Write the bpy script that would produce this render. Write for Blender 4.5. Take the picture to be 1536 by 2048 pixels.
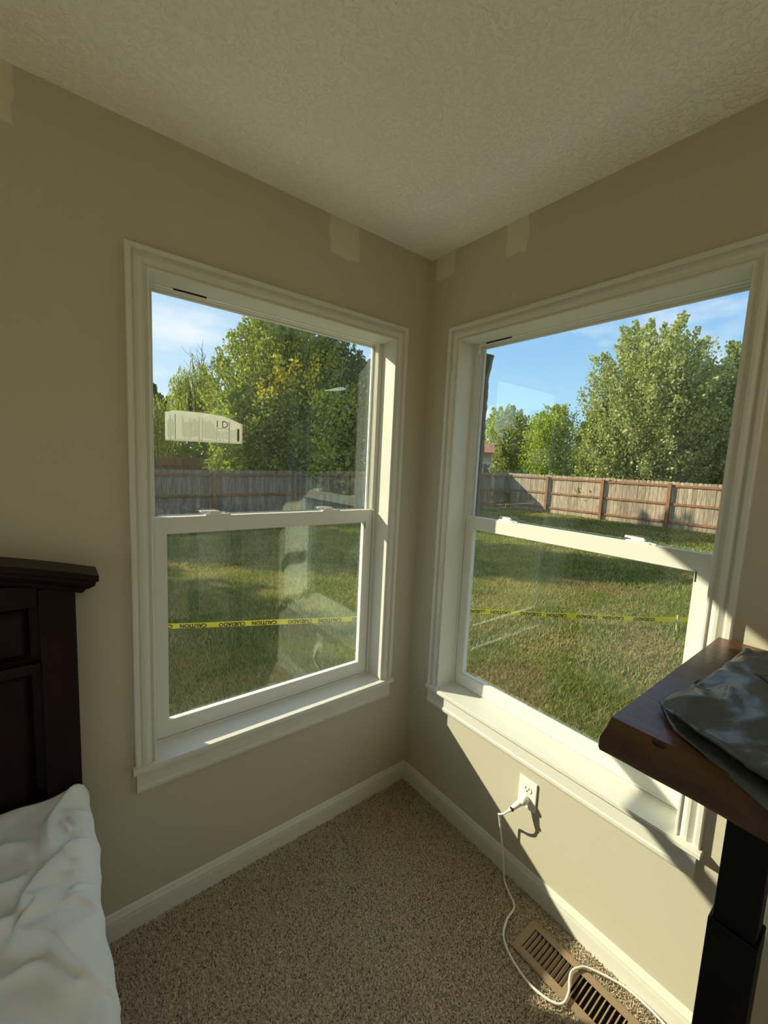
import bpy, bmesh, math, random
import numpy as np
from mathutils import Vector, Matrix
from mathutils.geometry import delaunay_2d_cdt

for o in list(bpy.data.objects): bpy.data.objects.remove(o)
S = bpy.context.scene
COL = S.collection
random.seed(7); RNG = np.random.default_rng(11)

# ------------------------------------------------------------------ camera
cam = bpy.data.cameras.new('camera'); co = bpy.data.objects.new('camera', cam); COL.objects.link(co)
r_ = Vector((0.78492575, -0.61781552, 0.04685633)); u_ = Vector((0.03411509, 0.11860488, 0.99235530)); f_ = Vector((0.61864989, 0.77732675, -0.11417286))
M = Matrix((r_, u_, -f_)).transposed().to_4x4(); M.translation = Vector((-1.3408, -1.4278, 1.5538))
co.matrix_world = M
cam.sensor_fit = 'HORIZONTAL'; cam.sensor_width = 36.0; cam.lens = 842.248 / 1536 * 36; cam.clip_start = 0.02; cam.clip_end = 400
S.camera = co

# ------------------------------------------------------------------ light
SUN_DIR = Vector((1.0, -1.34, -0.868)).normalized()          # the way the light travels
sl = bpy.data.lights.new('sun', 'SUN'); sl.energy = 8.5; sl.angle = math.radians(0.7); sl.color = (1.0, 0.925, 0.67)
so = bpy.data.objects.new('sun', sl); COL.objects.link(so); so.rotation_euler = SUN_DIR.to_track_quat('-Z', 'Y').to_euler(); so.location = (0, 0, 12)
W = bpy.data.worlds.new('sky'); S.world = W; W.use_nodes = True
nt = W.node_tree; nt.nodes.clear()
def N(t, ty, **k):
    n = t.nodes.new(ty)
    for a, b in k.items(): setattr(n, a, b)
    return n
geo = N(nt, 'ShaderNodeNewGeometry'); sep = N(nt, 'ShaderNodeSeparateXYZ'); tc = N(nt, 'ShaderNodeTexCoord')
nt.links.new(tc.outputs['Generated'], sep.inputs[0])
ramp = N(nt, 'ShaderNodeValToRGB'); cr = ramp.color_ramp
cr.elements[0].position = 0.0; cr.elements[0].color = (0.60, 0.83, 0.98, 1)
cr.elements[1].position = 1.0; cr.elements[1].color = (0.10, 0.24, 0.55, 1)
e = cr.elements.new(0.12); e.color = (0.42, 0.70, 0.93, 1)
e = cr.elements.new(0.30); e.color = (0.26, 0.52, 0.86, 1)
nt.links.new(sep.outputs['Z'], ramp.inputs[0])
# brighter, whiter towards the sun's side
dotn = N(nt, 'ShaderNodeVectorMath', operation='DOT_PRODUCT'); nt.links.new(tc.outputs['Generated'], dotn.inputs[0]); dotn.inputs[1].default_value = (-SUN_DIR.x, -SUN_DIR.y, -SUN_DIR.z)
mr = N(nt, 'ShaderNodeMapRange'); mr.inputs[1].default_value = 0.1; mr.inputs[2].default_value = 1.0; mr.inputs[3].default_value = 0.0; mr.inputs[4].default_value = 0.6
nt.links.new(dotn.outputs['Value'], mr.inputs[0])
mx = N(nt, 'ShaderNodeMixRGB'); mx.inputs[2].default_value = (0.85, 0.95, 1.0, 1); nt.links.new(mr.outputs[0], mx.inputs[0]); nt.links.new(ramp.outputs[0], mx.inputs[1])
# thin clouds
mp = N(nt, 'ShaderNodeMapping'); mp.inputs['Scale'].default_value = (1.6, 1.6, 5.0); mp.inputs['Location'].default_value = (0.35, 0.9, 0.2)
nt.links.new(tc.outputs['Generated'], mp.inputs[0])
nz = N(nt, 'ShaderNodeTexNoise'); nz.inputs['Scale'].default_value = 1.6; nz.inputs['Detail'].default_value = 6; nz.inputs['Roughness'].default_value = 0.55
nt.links.new(mp.outputs[0], nz.inputs[0])
c2 = N(nt, 'ShaderNodeMapRange'); c2.inputs[1].default_value = 0.47; c2.inputs[2].default_value = 0.66; nt.links.new(nz.outputs[0], c2.inputs[0])
mx2 = N(nt, 'ShaderNodeMixRGB'); mx2.inputs[2].default_value = (0.92, 0.96, 1.0, 1); nt.links.new(c2.outputs[0], mx2.inputs[0]); nt.links.new(mx.outputs[0], mx2.inputs[1])
bg = N(nt, 'ShaderNodeBackground'); bg.inputs[1].default_value = 1.27; nt.links.new(mx2.outputs[0], bg.inputs[0])
wo = N(nt, 'ShaderNodeOutputWorld'); nt.links.new(bg.outputs[0], wo.inputs[0])
S.view_settings.view_transform = 'Standard'; S.view_settings.look = 'None'; S.view_settings.gamma = 1.0; S.view_settings.exposure = 0.0
S.view_settings.use_curve_mapping = False
try:
    S.cycles.max_bounces = 14; S.cycles.transparent_max_bounces = 24; S.cycles.diffuse_bounces = 8
except Exception: pass

# ------------------------------------------------------------------ materials
def mat(name, col, rough=0.6, spec=0.3, metal=0.0, bump=None, vary=None, coat=0.0, sub=None):
    """bump=(scale, strength, distance[, detail]) ; vary=(scale, amount) mottles the colour"""
    m = bpy.data.materials.new(name); m.use_nodes = True; t = m.node_tree
    b = t.nodes['Principled BSDF']; b.inputs['Base Color'].default_value = (*col, 1); b.inputs['Roughness'].default_value = rough
    b.inputs['Specular IOR Level'].default_value = spec; b.inputs['Metallic'].default_value = metal; b.inputs['Coat Weight'].default_value = coat
    b.inputs['Coat Roughness'].default_value = 0.15
    if vary:
        tcn = N(t, 'ShaderNodeTexCoord'); n = N(t, 'ShaderNodeTexNoise'); n.inputs['Scale'].default_value = vary[0]; n.inputs['Detail'].default_value = 5
        t.links.new(tcn.outputs['Object'], n.inputs[0])
        k = N(t, 'ShaderNodeMapRange'); k.inputs[1].default_value = 0.3; k.inputs[2].default_value = 0.7; k.inputs[3].default_value = 1 - vary[1]; k.inputs[4].default_value = 1 + vary[1]
        t.links.new(n.outputs[0], k.inputs[0])
        h = N(t, 'ShaderNodeVectorMath', operation='SCALE'); h.inputs[0].default_value = col; t.links.new(k.outputs[0], h.inputs['Scale']); t.links.new(h.outputs[0], b.inputs['Base Color'])
    if bump:
        tcn = N(t, 'ShaderNodeTexCoord'); n = N(t, 'ShaderNodeTexNoise'); n.inputs['Scale'].default_value = bump[0]; n.inputs['Detail'].default_value = bump[3] if len(bump) > 3 else 3
        t.links.new(tcn.outputs['Object'], n.inputs[0])
        bp = N(t, 'ShaderNodeBump'); bp.inputs['Strength'].default_value = bump[1]; bp.inputs['Distance'].default_value = bump[2]
        t.links.new(n.outputs[0], bp.inputs['Height']); t.links.new(bp.outputs[0], b.inputs['Normal'])
    return m

def wall_mat(name, patches, axis):
    """greige paint with paler rectangles of unpainted filler; patches = (a0, a1, z0, z1) along the wall"""
    m = mat(name, (0.53, 0.495, 0.39), 0.62, 0.25, bump=(260, 0.12, 0.002)); t = m.node_tree; b = t.nodes['Principled BSDF']
    g = N(t, 'ShaderNodeTexCoord'); nz = N(t, 'ShaderNodeTexNoise'); nz.inputs['Scale'].default_value = 14; t.links.new(g.outputs['Object'], nz.inputs[0])
    ad = N(t, 'ShaderNodeVectorMath', operation='MULTIPLY_ADD'); ad.inputs[1].default_value = (0.035,) * 3
    t.links.new(nz.outputs['Color'], ad.inputs[0]); t.links.new(g.outputs['Object'], ad.inputs[2])
    s = N(t, 'ShaderNodeSeparateXYZ'); t.links.new(ad.outputs[0], s.inputs[0]); last = None
    for (a0, a1, z0, z1) in patches:
        prod = None
        for (o, c, w) in ((axis, (a0 + a1) / 2 + .0175, (a1 - a0) / 2), ('Z', (z0 + z1) / 2 + .0175, (z1 - z0) / 2)):
            d = N(t, 'ShaderNodeMath', operation='SUBTRACT'); t.links.new(s.outputs[o], d.inputs[0]); d.inputs[1].default_value = c
            a = N(t, 'ShaderNodeMath', operation='ABSOLUTE'); t.links.new(d.outputs[0], a.inputs[0])
            k = N(t, 'ShaderNodeMapRange'); k.inputs[1].default_value = w; k.inputs[2].default_value = w - .006; t.links.new(a.outputs[0], k.inputs[0])
            if prod is None: prod = k
            else:
                mm = N(t, 'ShaderNodeMath', operation='MULTIPLY'); t.links.new(prod.outputs[0], mm.inputs[0]); t.links.new(k.outputs[0], mm.inputs[1]); prod = mm
        if last is None: last = prod
        else:
            mm = N(t, 'ShaderNodeMath', operation='MAXIMUM'); t.links.new(last.outputs[0], mm.inputs[0]); t.links.new(prod.outputs[0], mm.inputs[1]); last = mm
    x = N(t, 'ShaderNodeMixRGB'); x.inputs[1].default_value = (0.53, 0.495, 0.39, 1); x.inputs[2].default_value = (0.66, 0.62, 0.49, 1)
    t.links.new(last.outputs[0], x.inputs[0]); t.links.new(x.outputs[0], b.inputs['Base Color'])
    return m

def vcol_mat(name, rough=0.8, trans=0.0, spec=0.2, extra=None):
    m = bpy.data.materials.new(name); m.use_nodes = True; t = m.node_tree; b = t.nodes['Principled BSDF']
    a = N(t, 'ShaderNodeAttribute'); a.attribute_name = 'col'
    t.links.new(a.outputs['Color'], b.inputs['Base Color']); b.inputs['Roughness'].default_value = rough; b.inputs['Specular IOR Level'].default_value = spec
    if trans:
        tr = N(t, 'ShaderNodeBsdfTranslucent'); g = N(t, 'ShaderNodeMixRGB', blend_type='MULTIPLY'); g.inputs[0].default_value = 1; g.inputs[2].default_value = (1.15, 1.2, 0.5, 1)
        t.links.new(a.outputs['Color'], g.inputs[1]); t.links.new(g.outputs[0], tr.inputs[0])
        mxs = N(t, 'ShaderNodeMixShader'); mxs.inputs[0].default_value = trans
        t.links.new(b.outputs[0], mxs.inputs[1]); t.links.new(tr.outputs[0], mxs.inputs[2]); t.links.new(mxs.outputs[0], t.nodes['Material Output'].inputs[0])
    return m

def glass_mat(name, dirt=0.02):
    m = bpy.data.materials.new(name); m.use_nodes = True; t = m.node_tree; t.nodes.clear()
    out = N(t, 'ShaderNodeOutputMaterial'); tr = N(t, 'ShaderNodeBsdfTransparent'); tr.inputs[0].default_value = (0.975, 0.985, 0.975, 1)
    gl = N(t, 'ShaderNodeBsdfGlossy'); gl.inputs['Roughness'].default_value = 0.0; gl.inputs[0].default_value = (0.88, 1.0, 0.98, 1)
    lw = N(t, 'ShaderNodeLayerWeight'); lw.inputs[0].default_value = 0.5
    p5 = N(t, 'ShaderNodeMath', operation='POWER'); p5.inputs[1].default_value = 5; t.links.new(lw.outputs['Facing'], p5.inputs[0])
    ma = N(t, 'ShaderNodeMath', operation='MULTIPLY_ADD'); ma.inputs[1].default_value = 0.85; ma.inputs[2].default_value = 0.085; t.links.new(p5.outputs[0], ma.inputs[0])
    ms = N(t, 'ShaderNodeMixShader'); t.links.new(ma.outputs[0], ms.inputs[0]); t.links.new(tr.outputs[0], ms.inputs[1]); t.links.new(gl.outputs[0], ms.inputs[2])
    # smears of dust on the pane
    g = N(t, 'ShaderNodeTexCoord'); mp = N(t, 'ShaderNodeMapping'); mp.inputs['Scale'].default_value = (3, 3, 1.6); t.links.new(g.outputs['Object'], mp.inputs[0])
    nz = N(t, 'ShaderNodeTexNoise'); nz.inputs['Scale'].default_value = 1.3; nz.inputs['Detail'].default_value = 6; nz.inputs['Roughness'].default_value = 0.65; t.links.new(mp.outputs[0], nz.inputs[0])
    k = N(t, 'ShaderNodeMapRange'); k.inputs[1].default_value = 0.42; k.inputs[2].default_value = 0.75; k.inputs[3].default_value = dirt * 0.35; k.inputs[4].default_value = dirt * 2.4; t.links.new(nz.outputs[0], k.inputs[0])
    df = N(t, 'ShaderNodeBsdfTranslucent'); df.inputs[0].default_value = (0.75, 0.8, 0.72, 1)
    m2 = N(t, 'ShaderNodeMixShader'); t.links.new(k.outputs[0], m2.inputs[0]); t.links.new(ms.outputs[0], m2.inputs[1]); t.links.new(df.outputs[0], m2.inputs[2])
    t.links.new(m2.outputs[0], out.inputs[0])
    return m

def wood_mat(name, c1, c2, scale, stretch, rough=0.35, coat=0.0, vcoat=None):
    m = mat(name, c1, rough, 0.4, coat=coat); t = m.node_tree; b = t.nodes['Principled BSDF']
    g = N(t, 'ShaderNodeTexCoord'); mp = N(t, 'ShaderNodeMapping'); mp.inputs['Scale'].default_value = stretch; t.links.new(g.outputs['Object'], mp.inputs[0])
    nz = N(t, 'ShaderNodeTexNoise'); nz.inputs['Scale'].default_value = scale; nz.inputs['Detail'].default_value = 8; nz.inputs['Roughness'].default_value = 0.65; t.links.new(mp.outputs[0], nz.inputs[0])
    r = N(t, 'ShaderNodeValToRGB'); r.color_ramp.elements[0].position = 0.36; r.color_ramp.elements[0].color = (*c1, 1); r.color_ramp.elements[1].position = 0.66; r.color_ramp.elements[1].color = (*c2, 1)
    t.links.new(nz.outputs[0], r.inputs[0]); t.links.new(r.outputs[0], b.inputs['Base Color'])
    bp = N(t, 'ShaderNodeBump'); bp.inputs['Strength'].default_value = 0.15; bp.inputs['Distance'].default_value = 0.002; t.links.new(nz.outputs[0], bp.inputs['Height']); t.links.new(bp.outputs[0], b.inputs['Normal'])
    return m

M_TRIM = mat('white_trim_paint', (0.68, 0.672, 0.605), 0.38, 0.4)
M_VINYL = mat('white_vinyl', (0.74, 0.74, 0.69), 0.42, 0.35)
M_PLASTIC = mat('white_plastic', (0.82, 0.82, 0.77), 0.3, 0.45)
M_DARK = mat('dark_slot', (0.02, 0.02, 0.018), 0.8)
M_GLASS = glass_mat('pane_glass', 0.003)
M_GLASS_DUSTY = glass_mat('pane_glass_dusty', 0.008)
M_CEIL = mat('ceiling_paint', (0.93, 0.91, 0.83), 0.85, 0.15)
t = M_CEIL.node_tree; g = N(t, 'ShaderNodeTexCoord'); nz = N(t, 'ShaderNodeTexNoise'); nz.inputs['Scale'].default_value = 68; nz.inputs['Detail'].default_value = 3; nz.inputs['Distortion'].default_value = 0.6
t.links.new(g.outputs['Object'], nz.inputs[0]); k = N(t, 'ShaderNodeMapRange'); k.inputs[1].default_value = 0.47; k.inputs[2].default_value = 0.6; t.links.new(nz.outputs[0], k.inputs[0])
bp = N(t, 'ShaderNodeBump'); bp.inputs['Strength'].default_value = 0.55; bp.inputs['Distance'].default_value = 0.0048; t.links.new(k.outputs[0], bp.inputs['Height']); t.links.new(bp.outputs[0], t.nodes['Principled BSDF'].inputs['Normal'])
M_WALL_L = wall_mat('greige_paint_window_wall', [(-.515, -.385, 2.305, 2.46), (-1.56, -1.375, 2.30, 2.46)], 'X')
M_WALL_R = wall_mat('greige_paint_right_wall', [(-.48, -.385, 2.32, 2.46), (-.137, -.03, 2.345, 2.46)], 'Y')
M_WALL = mat('greige_paint', (0.53, 0.495, 0.39), 0.65, 0.25)
M_CARPET = vcol_mat('carpet_yarn', 0.95, 0, 0.05)
M_CARPET_BASE = mat('carpet_backing', (0.60, 0.51, 0.38), 0.95, 0.05, vary=(220, 0.4))
M_REG = mat('brown_register_metal', (0.30, 0.215, 0.14), 0.42, 0.4)
M_HOLE = mat('duct_dark', (0.012, 0.01, 0.008), 0.9)
M_CORD = mat('white_braided_cord', (0.78, 0.77, 0.70), 0.6)
M_CHERRY = wood_mat('dark_cherry_wood', (0.008, 0.0024, 0.002), (0.018, 0.005, 0.004), 6, (1, 6, 0.35), 0.38)
M_CHERRY.node_tree.nodes['Principled BSDF'].inputs['Specular IOR Level'].default_value = 0.18
M_DESK = wood_mat('walnut_stained_slab', (0.050, 0.018, 0.009), (0.150, 0.058, 0.028), 14, (9, 0.8, 3), 0.36, 0.2)
M_DESK_EDGE = wood_mat('walnut_stained_edge', (0.030, 0.012, 0.005), (0.085, 0.036, 0.010), 7, (5, 0.6, 3), 0.5, 0.0)
M_BLACK = mat('black_powder_coat', (0.005, 0.0045, 0.0045), 0.5, 0.15)
M_SHEET = mat('white_cotton_sheet', (0.76, 0.79, 0.79), 0.85, 0.1, bump=(900, 0.15, 0.0006))
M_BAG = mat('grey_poly_mailer', (0.075, 0.088, 0.085), 0.30, 0.45, bump=(26, 0.5, 0.006, 4))
M_BAG_IN = mat('mailer_black_inside', (0.01, 0.01, 0.01), 0.5)
M_PRINT = mat('black_print', (0.02, 0.02, 0.02), 0.5)
M_GREYPRINT = mat('grey_print', (0.16, 0.16, 0.15), 0.7)
M_SCRAP = mat('red_lint', (0.35, 0.12, 0.10), 0.8)
M_TAPE = bpy.data.materials.new('yellow_tape'); M_TAPE.use_nodes = True
b = M_TAPE.node_tree.nodes['Principled BSDF']; b.inputs['Base Color'].default_value = (0.86, 0.74, 0.03, 1); b.inputs['Roughness'].default_value = 0.4
M_STAKE = mat('pine_stake', (0.62, 0.45, 0.22), 0.8)
M_PAPER = bpy.data.materials.new('sticker_paper'); M_PAPER.use_nodes = True
t = M_PAPER.node_tree; b = t.nodes['Principled BSDF']; b.inputs['Base Color'].default_value = (0.72, 0.72, 0.66, 1); b.inputs['Roughness'].default_value = 0.8
tr = N(t, 'ShaderNodeBsdfTranslucent'); tr.inputs[0].default_value = (0.90, 0.90, 0.82, 1); ms = N(t, 'ShaderNodeMixShader'); ms.inputs[0].default_value = 0.5
t.links.new(b.outputs[0], ms.inputs[1]); t.links.new(tr.outputs[0], ms.inputs[2]); t.links.new(ms.outputs[0], t.nodes['Material Output'].inputs[0])
M_LEAF = vcol_mat('leaf', 0.55, 0.35, 0.3)
M_BLADE = vcol_mat('grass_blade', 0.7, 0.30, 0.15)
M_BARK = mat('bark', (0.10, 0.075, 0.05), 0.9, 0.1, bump=(18, 0.6, 0.03))
M_FOAM = mat('spray_foam', (0.18, 0.16, 0.13), 0.9)

def picket_mat(name, c1, c2):
    m = wood_mat(name, c1, c2, 5.0, (5, 5, 0.55), 0.85); t = m.node_tree; b = t.nodes['Principled BSDF']
    oi = N(t, 'ShaderNodeObjectInfo'); k = N(t, 'ShaderNodeMapRange'); k.inputs[3].default_value = 0.72; k.inputs[4].default_value = 1.22; t.links.new(oi.outputs['Random'], k.inputs[0])
    src = b.inputs['Base Color'].links[0].from_socket; h = N(t, 'ShaderNodeVectorMath', operation='SCALE'); t.links.new(src, h.inputs[0]); t.links.new(k.outputs[0], h.inputs['Scale']); t.links.new(h.outputs[0], b.inputs['Base Color'])
    mp = [n for n in t.nodes if n.type == 'MAPPING'][0]; cb = N(t, 'ShaderNodeCombineXYZ'); mu = N(t, 'ShaderNodeMath', operation='MULTIPLY'); mu.inputs[1].default_value = 37
    t.links.new(oi.outputs['Random'], mu.inputs[0]); t.links.new(mu.outputs[0], cb.inputs[0]); t.links.new(mu.outputs[0], cb.inputs[2]); t.links.new(cb.outputs[0], mp.inputs['Location'])
    return m
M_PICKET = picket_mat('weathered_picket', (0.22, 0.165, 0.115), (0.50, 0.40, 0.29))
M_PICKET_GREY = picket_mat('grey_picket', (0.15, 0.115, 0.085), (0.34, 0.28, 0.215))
M_POST = wood_mat('red_brown_post', (0.17, 0.075, 0.035), (0.33, 0.17, 0.09), 5, (4, 4, 0.5), 0.85)
M_CEDAR = picket_mat('cedar_picket', (0.20, 0.10, 0.055), (0.38, 0.22, 0.13))

# ------------------------------------------------------------------ helpers
def tag(o, label=None, cat=None, group=None, kind=None):
    if label: o['label'] = label
    if cat: o['category'] = cat
    if group: o['group'] = group
    if kind: o['kind'] = kind
    return o
def empty(name, loc=(0, 0, 0), rz=0, parent=None):
    o = bpy.data.objects.new(name, None); COL.objects.link(o); o.location = loc; o.rotation_euler = (0, 0, rz); o.empty_display_size = 0.05
    if parent: o.parent = parent
    return o
def link(name, me, m, parent=None, smooth=False):
    if m is not None:
        for x in (m if isinstance(m, (list, tuple)) else [m]): me.materials.append(x)
    o = bpy.data.objects.new(name, me); COL.objects.link(o)
    if parent: o.parent = parent
    if smooth: me.polygons.foreach_set('use_smooth', [True] * len(me.polygons))
    return o
def obj(name, bm, m, parent=None, smooth=False):
    bmesh.ops.recalc_face_normals(bm, faces=bm.faces)
    me = bpy.data.meshes.new(name); bm.to_mesh(me); bm.free()
    return link(name, me, m, parent, smooth)
def box(bm, x0, x1, y0, y1, z0, z1, bev=0.0, seg=2, mi=0):
    r = bmesh.ops.create_cube(bm, size=1.0)['verts']
    for v in r: v.co = Vector(((x0 + x1) / 2 + v.co.x * (x1 - x0), (y0 + y1) / 2 + v.co.y * (y1 - y0), (z0 + z1) / 2 + v.co.z * (z1 - z0)))
    fs = list({f for v in r for f in v.link_faces})
    for f in fs: f.material_index = mi
    if bev > 0:
        es = list({e for v in r for e in v.link_edges})
        bmesh.ops.bevel(bm, geom=es, offset=bev, segments=seg, affect='EDGES', profile=0.5)
    return r
def boxo(name, m, parent, *a, **k):
    bm = bmesh.new(); box(bm, *a, **k); return obj(name, bm, m, parent)
def prism(bm, pts, axis, a, b):
    """extrude the 2-D outline pts along axis ('x','y','z') from a to b"""
    def P(p, t):
        return {'x': (t, p[0], p[1]), 'y': (p[0], t, p[1]), 'z': (p[0], p[1], t)}[axis]
    A = [bm.verts.new(P(p, a)) for p in pts]; B = [bm.verts.new(P(p, b)) for p in pts]; n = len(pts)
    for i in range(n): bm.faces.new((A[i], A[(i + 1) % n], B[(i + 1) % n], B[i]))
    bm.faces.new(A); bm.faces.new(B[::-1])
def ring(bm, u0, u1, z0, z1, w0, w1, l, r, b, t):
    """a rectangular frame; l r b t are its member widths"""
    o = [(u0, z0), (u1, z0), (u1, z1), (u0, z1)]; i = [(u0 + l, z0 + b), (u1 - r, z0 + b), (u1 - r, z1 - t), (u0 + l, z1 - t)]
    V = [[bm.verts.new((p[0], w, p[1])) for p in q] for w in (w0, w1) for q in (o, i)]
    of, inf, ob, ib = V
    for k in range(4):
        j = (k + 1) % 4
        bm.faces.new((of[k], of[j], inf[j], inf[k])); bm.faces.new((ob[j], ob[k], ib[k], ib[j]))
        bm.faces.new((of[j], of[k], ob[k], ob[j])); bm.faces.new((inf[k], inf[j], ib[j], ib[k]))
def tube(bm, pts, rad, seg=8, cap=True):
    pts = [Vector(p) for p in pts]; n = len(pts); rads = rad if isinstance(rad, (list, tuple)) else [rad] * n
    prev = None; rings = []
    for i, p in enumerate(pts):
        tdir = (pts[min(i + 1, n - 1)] - pts[max(i - 1, 0)])
        if tdir.length < 1e-9: tdir = Vector((0, 0, 1))
        tdir.normalize()
        if prev is None: a = tdir.orthogonal().normalized()
        else: a = (prev - tdir * prev.dot(tdir)); a = a.normalized() if a.length > 1e-6 else tdir.orthogonal().normalized()
        prev = a; b_ = tdir.cross(a)
        rings.append([bm.verts.new(p + (a * math.cos(2 * math.pi * k / seg) + b_ * math.sin(2 * math.pi * k / seg)) * rads[i]) for k in range(seg)])
    for i in range(n - 1):
        for k in range(seg): bm.faces.new((rings[i][k], rings[i][(k + 1) % seg], rings[i + 1][(k + 1) % seg], rings[i + 1][k]))
    if cap and seg > 2: bm.faces.new(rings[0][::-1]); bm.faces.new(rings[-1])
def catmull(pts, per=8):
    pts = [Vector(p) for p in pts]; P = [pts[0] * 2 - pts[1]] + pts + [pts[-1] * 2 - pts[-2]]; out = []
    for i in range(1, len(P) - 2):
        for k in range(per):
            t = k / per; a, b_, c, d = P[i - 1], P[i], P[i + 1], P[i + 2]
            out.append(0.5 * ((2 * b_) + (c - a) * t + (2 * a - 5 * b_ + 4 * c - d) * t * t + (3 * b_ - a - 3 * c + d) * t ** 3))
    out.append(pts[-1]); return out
def np_mesh(name, verts, faces, cols=None, m=None, parent=None):
    """verts (n,3), faces (k,c) all with the same corner count, cols (n,3) per vertex"""
    me = bpy.data.meshes.new(name); nv = len(verts); nf, c = faces.shape
    me.vertices.add(nv); me.vertices.foreach_set('co', np.ascontiguousarray(verts, dtype=np.float32).ravel())
    me.loops.add(nf * c); me.loops.foreach_set('vertex_index', np.ascontiguousarray(faces, dtype=np.int32).ravel())
    me.polygons.add(nf); me.polygons.foreach_set('loop_start', np.arange(0, nf * c, c, dtype=np.int32))
    try: me.polygons.foreach_set('loop_total', np.full(nf, c, dtype=np.int32))
    except Exception: pass
    me.update(calc_edges=True)
    if cols is not None:
        at = me.attributes.new('col', 'FLOAT_COLOR', 'POINT'); rgba = np.ones((nv, 4), dtype=np.float32); rgba[:, :3] = cols; at.data.foreach_set('color', rgba.ravel())
    return link(name, me, m, parent)
def text_mesh(body, size, ext=0.0005, off=0.0):
    cu = bpy.data.curves.new('lettering', 'FONT'); cu.body = body; cu.size = size; cu.extrude = ext; cu.align_x = 'CENTER'; cu.align_y = 'CENTER'; cu.resolution_u = 2; cu.offset = off
    o = bpy.data.objects.new('tmp', cu); COL.objects.link(o); dg = bpy.context.evaluated_depsgraph_get()
    me = bpy.data.meshes.new_from_object(o.evaluated_get(dg)); bpy.data.objects.remove(o); return me

# ------------------------------------------------------------------ room shell
H = 2.44; XL, YB = -3.7, -3.9; TH = 0.17
OZ0, OZ1 = 0.5695, 2.066                 # window openings
LU = (-1.1023, -0.189); RU = (0.2009, 1.1212)
def wall_with_hole(name, m, a0, a1, h0, h1, along, out0, out1):
    bm = bmesh.new(); bz = OZ0 - 0.018; tz = OZ1 + 0.05; e0, e1 = h0 - .012, h1 + .012
    for (p, q, z0, z1) in ((a0, e0, -0.02, H), (e1, a1, -0.02, H), (e0, e1, -0.02, bz), (e0, e1, tz, H)):
        if along == 'x': box(bm, p, q, out0, out1, z0, z1)
        else: box(bm, out0, out1, p, q, z0, z1)
    bmesh.ops.remove_doubles(bm, verts=bm.verts, dist=1e-5)
    return tag(obj(name, bm, m), kind='structure')
wall_with_hole('wall_left', M_WALL_L, XL, TH, LU[0], LU[1], 'x', 0, TH)
wall_with_hole('wall_right', M_WALL_R, YB, 0.0, -RU[1], -RU[0], 'y', 0, TH)
tag(boxo('wall_back', M_WALL, None, XL, 0, YB - .12, YB, -.02, H), kind='structure')
# side wall behind the camera, with an added unseen opening that lets in fill light
bm = bmesh.new()
for (a, b_, z0, z1) in ((YB, -3.7, -.02, H), (-.55, 0, -.02, H), (-3.7, -.55, -.02, .05), (-3.7, -.55, 1.55, H)): box(bm, XL - .12, XL, a, b_, z0, z1)
tag(obj('wall_side', bm, M_WALL), kind='structure')
tag(boxo('ceiling', M_CEIL, None, XL - .12, TH, YB - .12, TH, H, H + .2), kind='structure')
fl = tag(boxo('floor', M_CARPET_BASE, None, XL - .12, TH, YB - .12, TH, -.12, 0), kind='structure')

def baseboard(name, length, loc, rz):
    prof = [(0, 0), (-.0135, 0), (-.0135, .055), (-.012, .066), (-.0125, .069), (-.008, .078), (-.005, .086), (0, .089)]
    bm = bmesh.new(); prism(bm, prof, 'x', 0, length)
    o = tag(obj(name, bm, M_TRIM), kind='structure'); o.location = loc; o.rotation_euler = (0, 0, rz); return o
baseboard('baseboard_left', 3.70, (XL, 0, 0), 0)
baseboard('baseboard_right', 3.88, (0, -.0135, 0), -math.pi / 2)

# added fill light behind the camera, shaped like a flush ceiling lamp
cl = tag(empty('fill_light', (-1.0, -2.75, H)), 'added round fill light on the ceiling behind the viewer', 'fill light')
bm = bmesh.new(); bmesh.ops.create_cone(bm, segments=40, radius1=.22, radius2=.25, depth=.03, cap_ends=True, matrix=Matrix.Translation((0, 0, -.0155))); obj('fill_housing', bm, M_TRIM, cl)
la = bpy.data.lights.new('fill_disc', 'AREA'); la.shape = 'DISK'; la.size = .42; la.energy = 9.0; la.color = (1.0, .95, .80)
lo_ = bpy.data.objects.new('fill_disc', la); COL.objects.link(lo_); lo_.parent = cl; lo_.location = (0, 0, -.036)

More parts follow.
